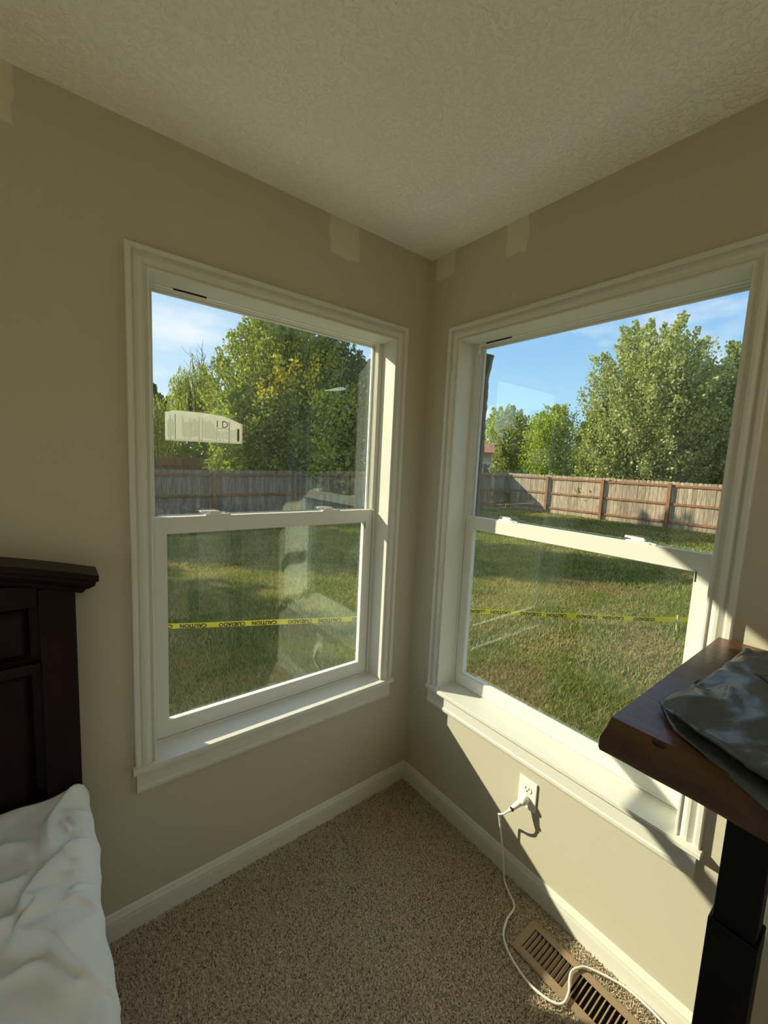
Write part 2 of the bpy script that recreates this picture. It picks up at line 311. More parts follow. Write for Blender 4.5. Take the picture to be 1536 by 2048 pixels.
# carpet pile: short leaning tufts, each a little three-sided spike
def carpet():
    step = 0.0050
    xs, ys = np.meshgrid(np.arange(-1.36, -.014, step), np.arange(-1.95, -.014, step)); p = np.stack([xs.ravel(), ys.ravel()], 1)
    p += RNG.normal(0, step * .3, p.shape)
    keep = (p[:, 0] < -.015) & (p[:, 1] < -.015) & ~((p[:, 0] > -.206) & (p[:, 0] < -.074) & (p[:, 1] > -1.122) & (p[:, 1] < -.778)) & ~((p[:, 0] < -1.29) & (p[:, 1] < -.1)) & (p[:, 0] > -1.36)
    keep &= (p[:, 1] > -1.25) | (p[:, 0] > -.9)
    p = p[keep]; n = len(p)
    h = RNG.uniform(.006, .0105, n); a = RNG.uniform(0, 2 * np.pi, n); lean = RNG.uniform(.001, .006, n); w = RNG.uniform(.0018, .0032, n)
    ph = RNG.uniform(0, 2 * np.pi, n); V = np.zeros((n, 4, 3))
    for k in range(3):
        an = ph + k * 2.094; V[:, k, 0] = p[:, 0] + np.cos(an) * w; V[:, k, 1] = p[:, 1] + np.sin(an) * w; V[:, k, 2] = 0.0008
    V[:, 3, 0] = p[:, 0] + np.cos(a) * lean; V[:, 3, 1] = p[:, 1] + np.sin(a) * lean; V[:, 3, 2] = h
    V[:, :3, 2] += (h * .45)[:, None] * 0
    base = np.arange(n)[:, None] * 4
    F = np.concatenate([base + np.array([[0, 1, 3]]), base + np.array([[1, 2, 3]]), base + np.array([[2, 0, 3]])])
    tone = RNG.choice(3, n, p=[.50, .33, .17]); pal = np.array([(.66, .56, .42), (.50, .42, .31), (.27, .21, .15)])
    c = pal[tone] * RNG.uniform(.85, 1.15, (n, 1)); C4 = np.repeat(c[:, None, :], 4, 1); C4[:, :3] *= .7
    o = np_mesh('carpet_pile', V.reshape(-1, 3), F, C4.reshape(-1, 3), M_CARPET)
    tag(o, 'beige and brown flecked cut pile carpet covering the bedroom floor', 'carpet', kind='stuff')
carpet()

# ------------------------------------------------------------------ windows (local x along the wall, local y outward)
CAS = [(0, 0), (0, .010), (.002, .0125), (.006, .0125), (.0075, .0065), (.0115, .0065), (.013, .009), (.022, .0150), (.029, .0150), (.037, .0105), (.041, .0075), (.0435, .0075), (.045, .0165), (.048, .0185), (.057, .0185), (.060, .0165), (.060, 0)]
def window(name, rz, u0, u1, locks, slot, overl, overr, glassmat, stop_side):
    root = tag(empty(name, (0, 0, 0), rz), kind='structure')
    cas = [(a * (.0605 / .06), h) for a, h in CAS]
    for side in (0, 1):                               # side casings, mitred at the top
        bm = bmesh.new(); s = -1 if side == 0 else 1; e = u0 if side == 0 else u1
        A = [bm.verts.new((e + s * a, -h, OZ0)) for a, h in cas]; B = [bm.verts.new((e + s * a, -h, OZ1 + a)) for a, h in cas]; n = len(cas)
        for i in range(n): bm.faces.new((A[i], A[(i + 1) % n], B[(i + 1) % n], B[i]))
        bm.faces.new(A); bm.faces.new(B[::-1]); obj('side_casing', bm, M_TRIM, root)
    bm = bmesh.new(); A = [bm.verts.new((u0 - a, -h, OZ1 + a)) for a, h in cas]; B = [bm.verts.new((u1 + a, -h, OZ1 + a)) for a, h in cas]; n = len(cas)
    for i in range(n): bm.faces.new((A[i], A[(i + 1) % n], B[(i + 1) % n], B[i]))
    bm.faces.new(A); bm.faces.new(B[::-1]); obj('head_casing', bm, M_TRIM, root)
    # stool with horns, and apron
    bm = bmesh.new(); prism(bm, [(u0 - .0005, .081), (u1 + .0005, .081), (u1 + .0005, 0), (u1 + overr, 0), (u1 + overr, -.033), (u0 - overl, -.033), (u0 - overl, 0), (u0 - .0005, 0)], 'z', OZ0 - .018, OZ0)
    bmesh.ops.bevel(bm, geom=[e for e in bm.edges if max(v.co.y for v in e.verts) < -.03 and abs(e.verts[0].co.z - e.verts[1].co.z) < 1e-6], offset=.003, segments=2, affect='EDGES')
    obj('stool', bm, M_TRIM, root)
    bm = bmesh.new(); prism(bm, [(0, .478), (-.014, .478), (-.016, .485), (-.016, .494), (-.013, .497), (-.013, .545), (-.015, .5515), (0, .5515)], 'x', u0 - .057, u1 + .055); obj('apron', bm, M_TRIM, root)
    # jamb extensions: sides and head
    bm = bmesh.new()
    box(bm, u0 - .012, u0, 0, .081, OZ0 - .017, OZ1 + .012); box(bm, u1, u1 + .012, 0, .081, OZ0 - .017, OZ1 + .012); box(bm, u0 - .012, u1 + .012, 0, .081, OZ1, OZ1 + .05)
    obj('jamb_extension', bm, M_TRIM, root)
    # vinyl frame with stepped head and sill and side tracks
    bm = bmesh.new()
    ring(bm, u0 - .012, u1 + .012, OZ0 - .018, OZ1 + .05, .0812, .100, .012 + .013, .012 + .013, .018 + .004, .050 + .002)
    ring(bm, u0 - .012, u1 + .012, OZ0 - .018, OZ1 + .05, .100, .108, .012 + .016, .012 + .016, .018 + .007, .050 + .005)
    ring(bm, u0 - .012, u1 + .012, OZ0 - .018, OZ1 + .05, .108, .113, .012 + .021, .012 + .021, .018 + .016, .050 + .006)
    ring(bm, u0 - .012, u1 + .012, OZ0 - .018, OZ1 + .05, .113, .142, .012 + .012, .012 + .012, .018 + .004, .050 + .001)
    for e, s in ((u0, 1), (u1, -1)):                 # track fins beside the upper sash
        for w in (.0835, .0925, .0985): box(bm, min(e + s * .013, e + s * .020), max(e + s * .013, e + s * .020), w, w + .0022, 1.35, OZ1 - .005)
    obj('frame', bm, M_VINYL, root)
    # head slot and track stop
    boxo('balance_slot', M_DARK, root, slot[0], slot[1], .0796, .0812, OZ1 - .0055, OZ1 - .0008)
    e = u1 if stop_side > 0 else u0
    boxo('track_stop', M_VINYL, root, min(e, e - stop_side * .022), max(e, e - stop_side * .022), .082, .099, OZ1 - .035, OZ1 - .001, bev=.002)
    # upper sash (outer track)
    bm = bmesh.new(); ring(bm, u0 + .012, u1 - .012, 1.298, OZ1 - .002, .115, .130, .014, .014, .038, .009)
    ring(bm, u0 + .022, u1 - .022, 1.330, OZ1 - .0085, .119, .128, .006, .006, .006, .004)
    up = obj('upper_sash', bm, M_VINYL, root)
    boxo('pane', M_GLASS, up, u0 + .027, u1 - .027, .1215, .1255, 1.333, OZ1 - .0115)
    # lower sash (inner track)
    bm = bmesh.new(); z0, z1 = .576, 1.345; a, b_ = u0 + .0165, u1 - .0165
    ring(bm, a, b_, z0, z1, .0845, .111, .0385, .040, .054, .054)
    ring(bm, a + .036, b_ - .036, z0 + .050, z1 - .050, .0875, .107, .0045, .0060, .0065, .0065)
    box(bm, u0 + .02, u1 - .02, .0835, .0865, z0 + .008, z0 + .012)
    lo = obj('lower_sash', bm, M_VINYL, root)
    boxo('pane', glassmat, lo, a + .037, b_ - .037, .0955, .0995, z0 + .051, z1 - .052)
    boxo('sash_latch', M_DARK, lo, b_ - .039, b_ - .036, .0835, .0862, 1.262, 1.292)
    for c in locks:
        bm = bmesh.new(); box(bm, c - .036, c + .036, .087, .109, z1 - .001, z1 + .006, bev=.003)
        box(bm, c - .022, c + .020, .091, .107, z1 + .005, z1 + .013, bev=.004)
        pts = [(c + .015, .098), (c + .012, .104), (c - .01, .113), (c - .038, .119), (c - .048, .115), (c - .046, .109), (c - .03, .104), (c - .01, .095)]
        prism(bm, pts, 'z', z1 + .010, z1 + .016)
        box(bm, c + .026, c + .052, .091, .100, z1 + .0, z1 + .0055, bev=.002)
        obj('sash_lock', bm, M_PLASTIC, lo)
    return root
w1 = window('window_1', 0, LU[0], LU[1], (-.888, -.424), (-1.021, -.921), .068, .0615, M_GLASS_DUSTY, 1)
w2 = window('window_2', -math.pi / 2, RU[0], RU[1], (.418, .906), (.262, .385), .057, .066, M_GLASS, -1)
# ragged expanding foam seen past the outer edge of the right window's upper sash
bm = bmesh.new(); pts = [(RU[0] + .008, 1.33)]
z = 1.33
while z < 2.045: pts.append((RU[0] + .0245 + random.uniform(-.002, .005) + (.022 * ((z - 1.9) / .14) ** 2 if z > 1.9 else 0), z)); z += .018
pts.append((RU[0] + .008, 2.045)); prism(bm, pts, 'y', .143, .16); obj('insulation_foam', bm, M_FOAM, w2)

# sticker on the outside of the left window's upper pane
st = tag(empty('window_sticker', (-.912, .1245, 1.645)), 'white printed paper sticker peeling on the upper pane of left window', 'sticker')
nx, nzc = 24, 10; bm = bmesh.new(); G = []
for j in range(nzc + 1):
    row = []
    for i in range(nx + 1):
        x = -.128 + .256 * i / nx; top = .046 - .004 * (x / .128) + .006 * math.sin((x + .13) * 12); bot = -.047 + .002 * (x / .128)
        if x < -.115: top -= .006
        if x > .06: top -= (x - .06) * .25
        z = bot + (top - bot) * j / nzc; curl = -.008 * max(0, (j / nzc - .75)) * (1 + .6 * math.sin(i * 1.3))
        row.append(bm.verts.new((x, curl, z)))
    G.append(row)
for j in range(nzc):
    for i in range(nx): bm.faces.new((G[j][i], G[j][i + 1], G[j + 1][i + 1], G[j + 1][i]))
r = bmesh.ops.extrude_face_region(bm, geom=list(bm.faces))
for v in [g_ for g_ in r['geom'] if isinstance(g_, bmesh.types.BMVert)]: v.co.y += .0004
obj('paper', bm, M_PAPER, st, True)
yb = -.0022
for (x0, x1, z0, z1) in ((-.113, -.1118, -.044, .036), (-.099, -.0972, -.044, .040), (-.076, -.0752, -.030, .036), (-.022, -.021, -.045, .038), (-.013, -.0118, -.045, .038), (.036, .037, -.044, .004), (.078, .0802, -.045, .030), (.036, .078, .004, .0052), (.108, .116, -.036, .008)):
    boxo('ruled_line', M_GREYPRINT, st, x0, x1, yb, yb + .0003, z0, z1)
bm = bmesh.new()
for x in list(np.arange(-.122, -.115, .004)) + list(np.arange(-.108, -.1, .004)) + list(np.arange(-.072, -.024, .0042)) + list(np.arange(-.008, .033, .0045)) + list(np.arange(.040, .075, .0048)) + list(np.arange(.084, .118, .005)):
    z = -.040 + random.uniform(0, .012); top = random.uniform(.012, .032) if x < .03 else (-.004 if x < .078 else random.uniform(0, .012))
    while z < top:
        l = random.uniform(.002, .007); box(bm, x, x + .0011, yb, yb + .0003, z, min(z + l, top)); z += l + .0016
obj('small_print', bm, M_GREYPRINT, st)['kind'] = 'stuff'
me = text_mesh('I D', .034, .0002); o = link('letters', me, M_GREYPRINT, st); o.location = (.0555, yb, .0185); o.rotation_euler = (math.pi / 2, 0, 0)

# ------------------------------------------------------------------ outlet, plug, cord
ot = tag(empty('wall_outlet', (0, -.6725, .374), -math.pi / 2), 'white duplex electrical outlet plate on the sunlit wall under right window', 'outlet')
bm = bmesh.new(); box(bm, -.0365, .0365, -.0062, -.0005, -.0575, .0575, bev=.003); obj('cover_plate', bm, M_PLASTIC, ot)
for s in (-1, 1):
    c = s * .0195; bm = bmesh.new()
    pts = [(math.cos(a) * .0172, c + math.sin(a) * .0145 if abs(math.sin(a)) < .85 else c + math.copysign(.0125, math.sin(a))) for a in [k * math.pi / 12 for k in range(24)]]
    prism(bm, pts, 'y', -.0082, -.006); rc = obj('receptacle', bm, M_PLASTIC, ot)
    if s > 0:
        bm = bmesh.new(); box(bm, -.0082, -.0052, -.0086, -.0081, c - .002, c + .0075); box(bm, .0052, .0082, -.0086, -.0081, c - .001, c + .007)
        box(bm, -.0030, .0030, -.0086, -.0081, c - .0105, c - .0050, bev=.0002); obj('slot', bm, M_DARK, rc)
bm = bmesh.new(); bmesh.ops.create_cone(bm, segments=12, radius1=.003, radius2=.0025, depth=.0016, cap_ends=True, matrix=Matrix.Translation((0, -.0068, 0)) @ Matrix.Rotation(math.pi / 2, 4, 'X')); obj('screw', bm, M_PLASTIC, ot)
# plug (head flat against the lower receptacle, body slanting down to the left) and braided cable
cb = tag(empty('power_cord', (0, -.6725, .3545)), 'white braided power cord plugged into outlet and trailing over floor vent', 'power cord')
def rel(p): return (p[0], p[1] + .6725, p[2] - .3545)
bm = bmesh.new(); tube(bm, [(-.0085, 0, 0), (-.011, 0, 0), (-.024, 0.001, 0), (-.034, .003, -.001), (-.038, .005, -.002)], [.010, .0155, .0155, .0135, .004], 16)
obj('plug_head', bm, M_PLASTIC, cb, True)
pa, pb = Vector(rel((-.026, -.668, .352))), Vector(rel((-.062, -.638, .309)))
bm = bmesh.new(); tube(bm, [pa, pa.lerp(pb, .25), pa.lerp(pb, .6), pb], [.0105, .0115, .0095, .0055], 10); obj('plug_body', bm, M_PLASTIC, cb, True)
m_ = pa.lerp(pb, .62); bm = bmesh.new(); box(bm, m_.x - .0125, m_.x - .007, m_.y - .006, m_.y + .008, m_.z - .010, m_.z + .002, bev=.001); obj('plug_marking', bm, M_DARK, cb)
cordp = [(-.062, -.638, .309), (-.066, -.624, .290), (-.062, -.605, .271), (-.052, -.592, .256), (-.045, -.592, .235), (-.040, -.606, .150), (-.040, -.620, .085), (-.043, -.630, .035), (-.050, -.640, .016),
         (-.072, -.673, .013), (-.098, -.716, .013), (-.160, -.728, .013), (-.212, -.753, .013), (-.24, -.798, .013), (-.256, -.861, .013), (-.252, -.911, .013), (-.237, -.950, .013), (-.216, -.966, .014), (-.180, -.962, .016), (-.146, -.946, .016), (-.122, -.941, .016), (-.098, -.948, .016), (-.069, -.968, .014), (-.032, -1.038, .012), (-.022, -1.082, .012), (-.022, -1.129, .012), (-.030, -1.18, .012), (-.06, -1.30, .012), (-.09, -1.5, .012)]
cp = catmull([rel(p) for p in cordp], 14); bm = bmesh.new(); tube(bm, cp, [.0034 + .00035 * (k % 2) for k in range(len(cp))], 8); obj('cable', bm, M_CORD, cb, True)
c3 = tag(empty('hanging_cord', (-.045, -1.325, 1.0)), 'pale cord hanging down behind the black desk leg', 'cord')
bm = bmesh.new(); tube(bm, catmull([(0, .01, .10), (.0, 0, -.2), (-.005, -.001, -.42), (-.005, .009, -.75), (-.01, .02, -.985)], 10), .004, 8); obj('cable', bm, M_CORD, c3, True)
bm = bmesh.new(); box(bm, -.010, .006, -.004, .012, -.555, -.52, bev=.003); obj('cord_clip', bm, M_BLACK, c3)

# ------------------------------------------------------------------ floor register
vx0, vx1, vy0, vy1 = -.203, -.079, -1.118, -.782
rg = tag(empty('floor_register', ((vx0 + vx1) / 2, (vy0 + vy1) / 2, 0)), 'brown metal floor vent register beside the right baseboard', 'floor vent')
cx, cy = (vx0 + vx1) / 2, (vy0 + vy1) / 2; hw, hl = (vx1 - vx0) / 2, (vy1 - vy0) / 2
bm = bmesh.new(); ww, le, mid = .021, .021, .0085
def slab(bm, a, b_, c, d): box(bm, a, b_, c, d, .0065, .0085)
slab(bm, -hw, -hw + ww, -hl, hl); slab(bm, hw - ww, hw, -hl, hl)
slab(bm, -hw + ww, hw - ww, -hl, -hl + le); slab(bm, -hw + ww, hw - ww, hl - le, hl); slab(bm, -hw + ww, hw - ww, -mid, mid)
for (a, b_, c, d) in ((-hw - .004, -hw, -hl - .004, hl + .004), (hw, hw + .004, -hl - .004, hl + .004), (-hw, hw, -hl - .004, -hl), (-hw, hw, hl, hl + .004)):
    box(bm, a, b_, c, d, .003, .0075)
bmesh.ops.remove_doubles(bm, verts=bm.verts, dist=1e-5)
obj('rim', bm, M_REG, rg)
boxo('duct', M_HOLE, rg, -hw + .01, hw - .01, -hl + .01, hl - .01, .0003, .0008)
def slat_mesh(deg, half):
    sl_bm = bmesh.new(); box(sl_bm, -(hw - ww), hw - ww, -.0008, .0008, -half, half); bmesh.ops.rotate(sl_bm, verts=sl_bm.verts, matrix=Matrix.Rotation(math.radians(deg), 3, 'X'))
    sm = bpy.data.meshes.new('slat'); sl_bm.to_mesh(sm); sl_bm.free(); sm.materials.append(M_REG); return sm
SM = {1: slat_mesh(-48, .0052), -1: slat_mesh(35, .0045)}
for s in (-1, 1):
    a0 = mid if s > 0 else -hl + le; a1 = hl - le if s > 0 else -mid
    n = 10
    for k in range(n):
        o = bpy.data.objects.new('slat', SM[s]); COL.objects.link(o); o.parent = rg; o.location = (0, a0 + (a1 - a0) * (k + .5) / n, .0046)
boxo('damper_lever', M_REG, rg, hw - ww + .002, hw - .006, -.006, .006, .0085, .0125, bev=.001)

# ------------------------------------------------------------------ standing desk
dk = tag(empty('standing_desk', (-.33, -1.9, 0)), 'tall standing desk with walnut slab top and black legs by right window', 'desk')
ZT = 1.157
def dr(x, y): return (x + .33, y + 1.9)
bm = bmesh.new(); prof = [(-.628, ZT), (-.640, ZT - .010), (-.650, ZT - .030), (-.652, ZT - .046), (-.645, ZT - .055), (-.03, ZT - .055), (-.022, ZT - .05), (-.020, ZT - .004), (-.024, ZT)]
ny = 60; rows = []
for k in range(ny + 1):
    y = -1.160 - 1.5 * k / ny; wob = .0016 * math.sin(k * .5) + .001 * math.sin(k * 1.3 + 1)
    rows.append([bm.verts.new((x + .33 + (wob if i in (1, 2, 3, 4) and k > 0 else 0), y + 1.9 + (.006 if (k == 0 and i in (2, 3, 4, 5)) else 0), z)) for i, (x, z) in enumerate(prof)])
for k in range(ny):
    for i in range(len(prof)):
        j = (i + 1) % len(prof); f = bm.faces.new((rows[k][i], rows[k][j], rows[k + 1][j], rows[k + 1][i])); f.material_index = 1 if i in (0, 1, 2, 3) else 0
bm.faces.new(rows[0]).material_index = 1; bm.faces.new(rows[-1][::-1])
obj('desktop', bm, [M_DESK, M_DESK_EDGE], dk)
# the knot on the live edge
bm = bmesh.new(); bmesh.ops.create_uvsphere(bm, u_segments=12, v_segments=8, radius=.008, matrix=Matrix.Translation((-.634 + .33, -1.232 + 1.9, ZT - .004)) @ Matrix.Diagonal((.5, 1.1, .6, 1))); obj('knot', bm, mat('dark_knot', (.02, .008, .004), .6), dk, True)
for yy in (-1.3105, -2.45):
    x, y = dr(-.33, yy)
    bm = bmesh.new(); box(bm, x - .030, x + .030, y - .0325, y + .0325, .70, ZT - .075, bev=.003); lg = obj('leg', bm, M_BLACK, dk)
    bm = bmesh.new(); box(bm, x - .036, x + .036, y - .0375, y + .0375, .03, .71, bev=.003); obj('outer_column', bm, M_BLACK, lg)
    bm = bmesh.new(); box(bm, x - .27, x + .27, y - .035, y + .035, 0.0, .032, bev=.006); obj('foot', bm, M_BLACK, dk)
    bm = bmesh.new(); box(bm, x - .26, x + .26, y - .02, y + .02, ZT - .075, ZT - .0555, bev=.002); obj('top_bracket', bm, M_BLACK, dk)
bm = bmesh.new(); box(bm, -.09, -.05, dr(0, -2.45)[1], dr(0, -1.31)[1], ZT - .09, ZT - .0555); box(bm, .05, .09, dr(0, -2.45)[1], dr(0, -1.31)[1], ZT - .09, ZT - .0555); obj('crossbar', bm, M_BLACK, dk)

pk = tag(empty('grommet_cap', (-.372, -1.233, ZT)), 'small round black cap on the desktop peeking from under grey bag', 'cap')
bm = bmesh.new(); bmesh.ops.create_cone(bm, segments=32, radius1=.030, radius2=.028, depth=.006, cap_ends=True, matrix=Matrix.Translation((0, 0, .003))); obj('disc', bm, M_BLACK, pk)

# grey poly mailer: a crumpled envelope from hand-placed creases
bg_ = tag(empty('plastic_mailer_bag', (-.4, -1.4, ZT)), 'crumpled dark grey plastic mailing bag lying on the wooden desktop', 'bag')
up = [(-.529, -1.195, .012), (-.462, -1.224, .030), (-.436, -1.226, .035), (-.368, -1.238, .045), (-.173, -1.237, .035), (-.106, -1.265, .02), (-.388, -1.288, .060), (-.510, -1.280, .050), (-.537, -1.238, .045), (-.593, -1.244, .030),
      (-.585, -1.308, .035), (-.497, -1.269, .040), (-.533, -1.332, .060), (-.568, -1.230, .014), (-.597, -1.271, .022), (-.632, -1.318, .028), (-.651, -1.354, .033), (-.571, -1.227, .020), (-.477, -1.226, .042), (-.426, -1.265, .050), (-.459, -1.247, .033),
      (-.10, -1.36, .045), (-.09, -1.5, .02), (-.12, -1.62, .004), (-.40, -1.64, .01), (-.62, -1.62, .02), (-.655, -1.48, .03), (-.35, -1.45, .075), (-.25, -1.34, .06), (-.52, -1.46, .065), (-.3, -1.56, .05), (-.48, -1.56, .045), (-.29, -1.262, .050), (-.24, -1.29, .046), (-.56, -1.39, .058), (-.62, -1.41, .042)]
def facet_sheet(pts, cuts, jit, seed, floor_z=.002, sm=2, outline=None):
    rnd = random.Random(seed); v2 = [Vector((p[0], p[1])) for p in pts]; r = delaunay_2d_cdt(v2, [], [outline] if outline else [], 1 if outline else 0, 1e-6)
    bm = bmesh.new(); vs = []
    for i, v in enumerate(r[0]):
        oi = r[3][i][0] if r[3][i] else i; vs.append(bm.verts.new((v.x, v.y, pts[oi][2])))
    for f in r[2]: bm.faces.new([vs[i] for i in f])
    bmesh.ops.subdivide_edges(bm, edges=list(bm.edges), cuts=cuts, use_grid_fill=True)
    bmesh.ops.triangulate(bm, faces=list(bm.faces))
    inner = [v for v in bm.verts if not v.is_boundary]
    for _ in range(sm): bmesh.ops.smooth_vert(bm, verts=inner, factor=.45, use_axis_x=True, use_axis_y=True, use_axis_z=True)
    for v in bm.verts:
        x, y = v.co.x, v.co.y; n = math.sin(x * 61 + y * 23) * math.sin(y * 47 - x * 31) + .6 * abs(math.sin(x * 38 - y * 85)) + .4 * abs(math.sin(x * 120 + y * 70))
        v.co.z += jit * n * (1 if not v.is_boundary else .3)
    return bm
bm = facet_sheet(up, 7, .0036, 3, sm=1, outline=[0, 17, 9, 14, 15, 16, 26, 25, 24, 23, 22, 21, 5, 4, 3, 2, 1])
for v in bm.verts: v.co.x += .4; v.co.y += 1.4
r = bmesh.ops.extrude_face_region(bm, geom=list(bm.faces))
for v in [g_ for g_ in r['geom'] if isinstance(g_, bmesh.types.BMVert)]: v.co.z = max(.0006, v.co.z - (.006 if v.co.z > .03 else .003))
for v in bm.verts:
    if v.co.x - .4 > -.62: v.co.z = max(v.co.z, .0008)
from mathutils.bvhtree import BVHTree
BV = BVHTree.FromBMesh(bm)
obj('upper_layer', bm, M_BAG, bg_, True)
low = [(-.513, -1.192, .0030), (-.563, -1.220, .0030), (-.589, -1.237, .0035), (-.609, -1.269, .004), (-.617, -1.296, .004), (-.632, -1.335, .003), (-.659, -1.372, -.012), (-.664, -1.44, -.018), (-.663, -1.52, -.012), (-.628, -1.60, .002), (-.50, -1.55, .004), (-.50, -1.3, .004), (-.55, -1.26, .006), (-.58, -1.29, .005), (-.60, -1.38, .007), (-.62, -1.5, .007), (-.648, -1.39, .003), (-.648, -1.5, .003)]
bm = facet_sheet(low, 4, .0009, 5, sm=1)
for v in bm.verts: v.co.x += .4; v.co.y += 1.4
r = bmesh.ops.extrude_face_region(bm, geom=list(bm.faces))
for v in [g_ for g_ in r['geom'] if isinstance(g_, bmesh.types.BMVert)]: v.co.z -= .0008
obj('lower_layer', bm, M_BAG, bg_, True)
# printed address box on top of the bag
bm = bmesh.new()
def bar(bm, a, b_, w):
    a = Vector(a); b_ = Vector(b_); n = 10; d = (b_ - a).normalized(); nn = Vector((-d.y, d.x)) * w / 2; prev = None
    for k in range(n + 1):
        p = a.lerp(b_, k / n); row = []
        for q in (p + nn, p - nn):
            hit = BV.ray_cast(Vector((q.x + .4, q.y + 1.4, 1)), Vector((0, 0, -1)))[0]
            row.append(bm.verts.new((q.x + .4, q.y + 1.4, (hit.z if hit else .05) + .0009)))
        if prev: bm.faces.new((prev[0], prev[1], row[1], row[0]))
        prev = row
P0 = Vector((-.388, -1.290)); e1 = Vector((.50, -.62)).normalized(); e2 = Vector((-.80, -.60)).normalized()
def LP(a, b_): return P0 + e1 * a + e2 * b_
for a, b_, w in (((0, 0), (.10, 0), .004), ((0, 0), (0, .062), .004), ((0, .062), (.10, .062), .003), ((.006, .008), (.09, .008), .0018), ((.012, .018), (.03, .018), .003), ((.012, .026), (.06, .026), .002), ((.012, .034), (.05, .034), .002), ((.012, .046), (.07, .046), .004), ((.012, .054), (.07, .054), .002)): bar(bm, LP(*a), LP(*b_), w)
obj('printed_label', bm, M_PRINT, bg_)

# ------------------------------------------------------------------ bed
HBX = -2.05
hb = tag(empty('bed_headboard', (HBX, -.05, 0)), 'dark cherry wood panel headboard against the wall left of window', 'headboard')
yf = -.09
def hx(x): return x - HBX
def yy(y): return y + .05
def mirror_boxes(bm, x0, x1, *a, **k):
    box(bm, hx(x0), hx(x1), *a, **k); box(bm, -hx(x1), -hx(x0), *a, **k)
bm = bmesh.new(); box(bm, hx(-1.376), hx(-1.300), yy(yf), yy(-.018), 0.02, 1.195, bev=.003); obj('post', bm, M_CHERRY, hb)
bm = bmesh.new(); box(bm, -hx(-1.300), -hx(-1.376), yy(yf), yy(-.018), 0.02, 1.195, bev=.003); obj('post', bm, M_CHERRY, hb)
bm = bmesh.new(); box(bm, -hx(-1.376), hx(-1.376), yy(-.060), yy(-.03), .25, 1.22); obj('back_panel', bm, M_CHERRY, hb)
bm = bmesh.new(); box(bm, -hx(-1.376), hx(-1.376), yy(-.082), yy(-.055), .973, 1.001, bev=.003); obj('middle_rail', bm, M_CHERRY, hb)
bm = bmesh.new(); box(bm, -hx(-1.376), hx(-1.376), yy(-.082), yy(-.055), 1.150, 1.21, bev=.003); obj('top_rail', bm, M_CHERRY, hb)
def raised(bm, x0, x1, z0, z1):
    b0 = [(x0, z0), (x1, z0), (x1, z1), (x0, z1)]; d = .022; b1 = [(x0 + d, z0 + d), (x1 - d, z0 + d), (x1 - d, z1 - d), (x0 + d, z1 - d)]
    A = [bm.verts.new((p[0], yy(-.0605), p[1])) for p in b0]; B = [bm.verts.new((p[0], yy(-.0765), p[1])) for p in b1]
    for k in range(4): bm.faces.new((A[k], A[(k + 1) % 4], B[(k + 1) % 4], B[k]))
    bm.faces.new(B)
xa, xb = -hx(-1.385), hx(-1.385)
for k in range(3):
    p0 = xa + (xb - xa) * k / 3 + .012; p1 = xa + (xb - xa) * (k + 1) / 3 - .012
    for z0, z1 in ((1.010, 1.148), (.45, .966)):
        bm = bmesh.new(); raised(bm, p0, p1, z0, z1); obj('raised_panel', bm, M_CHERRY, hb)
# arched crown moulding: a profile swept along the arch
prof = [(-.018, 1.176), (yf - .001, 1.176), (yf - .006, 1.180), (yf - .008, 1.186), (yf - .016, 1.190), (yf - .026, 1.198), (yf - .028, 1.208), (yf - .033, 1.210), (yf - .033, 1.226), (-.018, 1.226)]
bm = bmesh.new(); nseg = 40; rows = []
for k in range(nseg + 1):
    t_ = -1 + 2 * k / nseg; row = []
    for (y, z) in prof:
        out = min(1, max(0, (yf - y) / .033)); half = (-1.300 - HBX) + .012 + .038 * out
        if abs(y + .018) < 1e-6: half = (-1.300 - HBX) + (.05 if z > 1.2 else .012)
        x = t_ * half; row.append(bm.verts.new((x, yy(y), z + .115 * (1 - t_ * t_))))
    rows.append(row)
for k in range(nseg):
    for i in range(len(prof)):
        j = (i + 1) % len(prof); bm.faces.new((rows[k][i], rows[k][j], rows[k + 1][j], rows[k + 1][i]))
bm.faces.new(rows[0]); bm.faces.new(rows[-1][::-1]); obj('crown', bm, M_CHERRY, hb)
bm = bmesh.new(); rows = []
for k in range(nseg + 1):
    t_ = -1 + 2 * k / nseg; x = t_ * (-1.376 - HBX); zt = 1.178 + .115 * (1 - t_ * t_); rows.append([bm.verts.new((x, yy(-.07), 1.2)), bm.verts.new((x, yy(-.07), zt)), bm.verts.new((x, yy(-.03), zt)), bm.verts.new((x, yy(-.03), 1.2))])
for k in range(nseg):
    for i in range(4): bm.faces.new((rows[k][i], rows[k][(i + 1) % 4], rows[k + 1][(i + 1) % 4], rows[k + 1][i]))
obj('arch_panel', bm, M_CHERRY, hb)

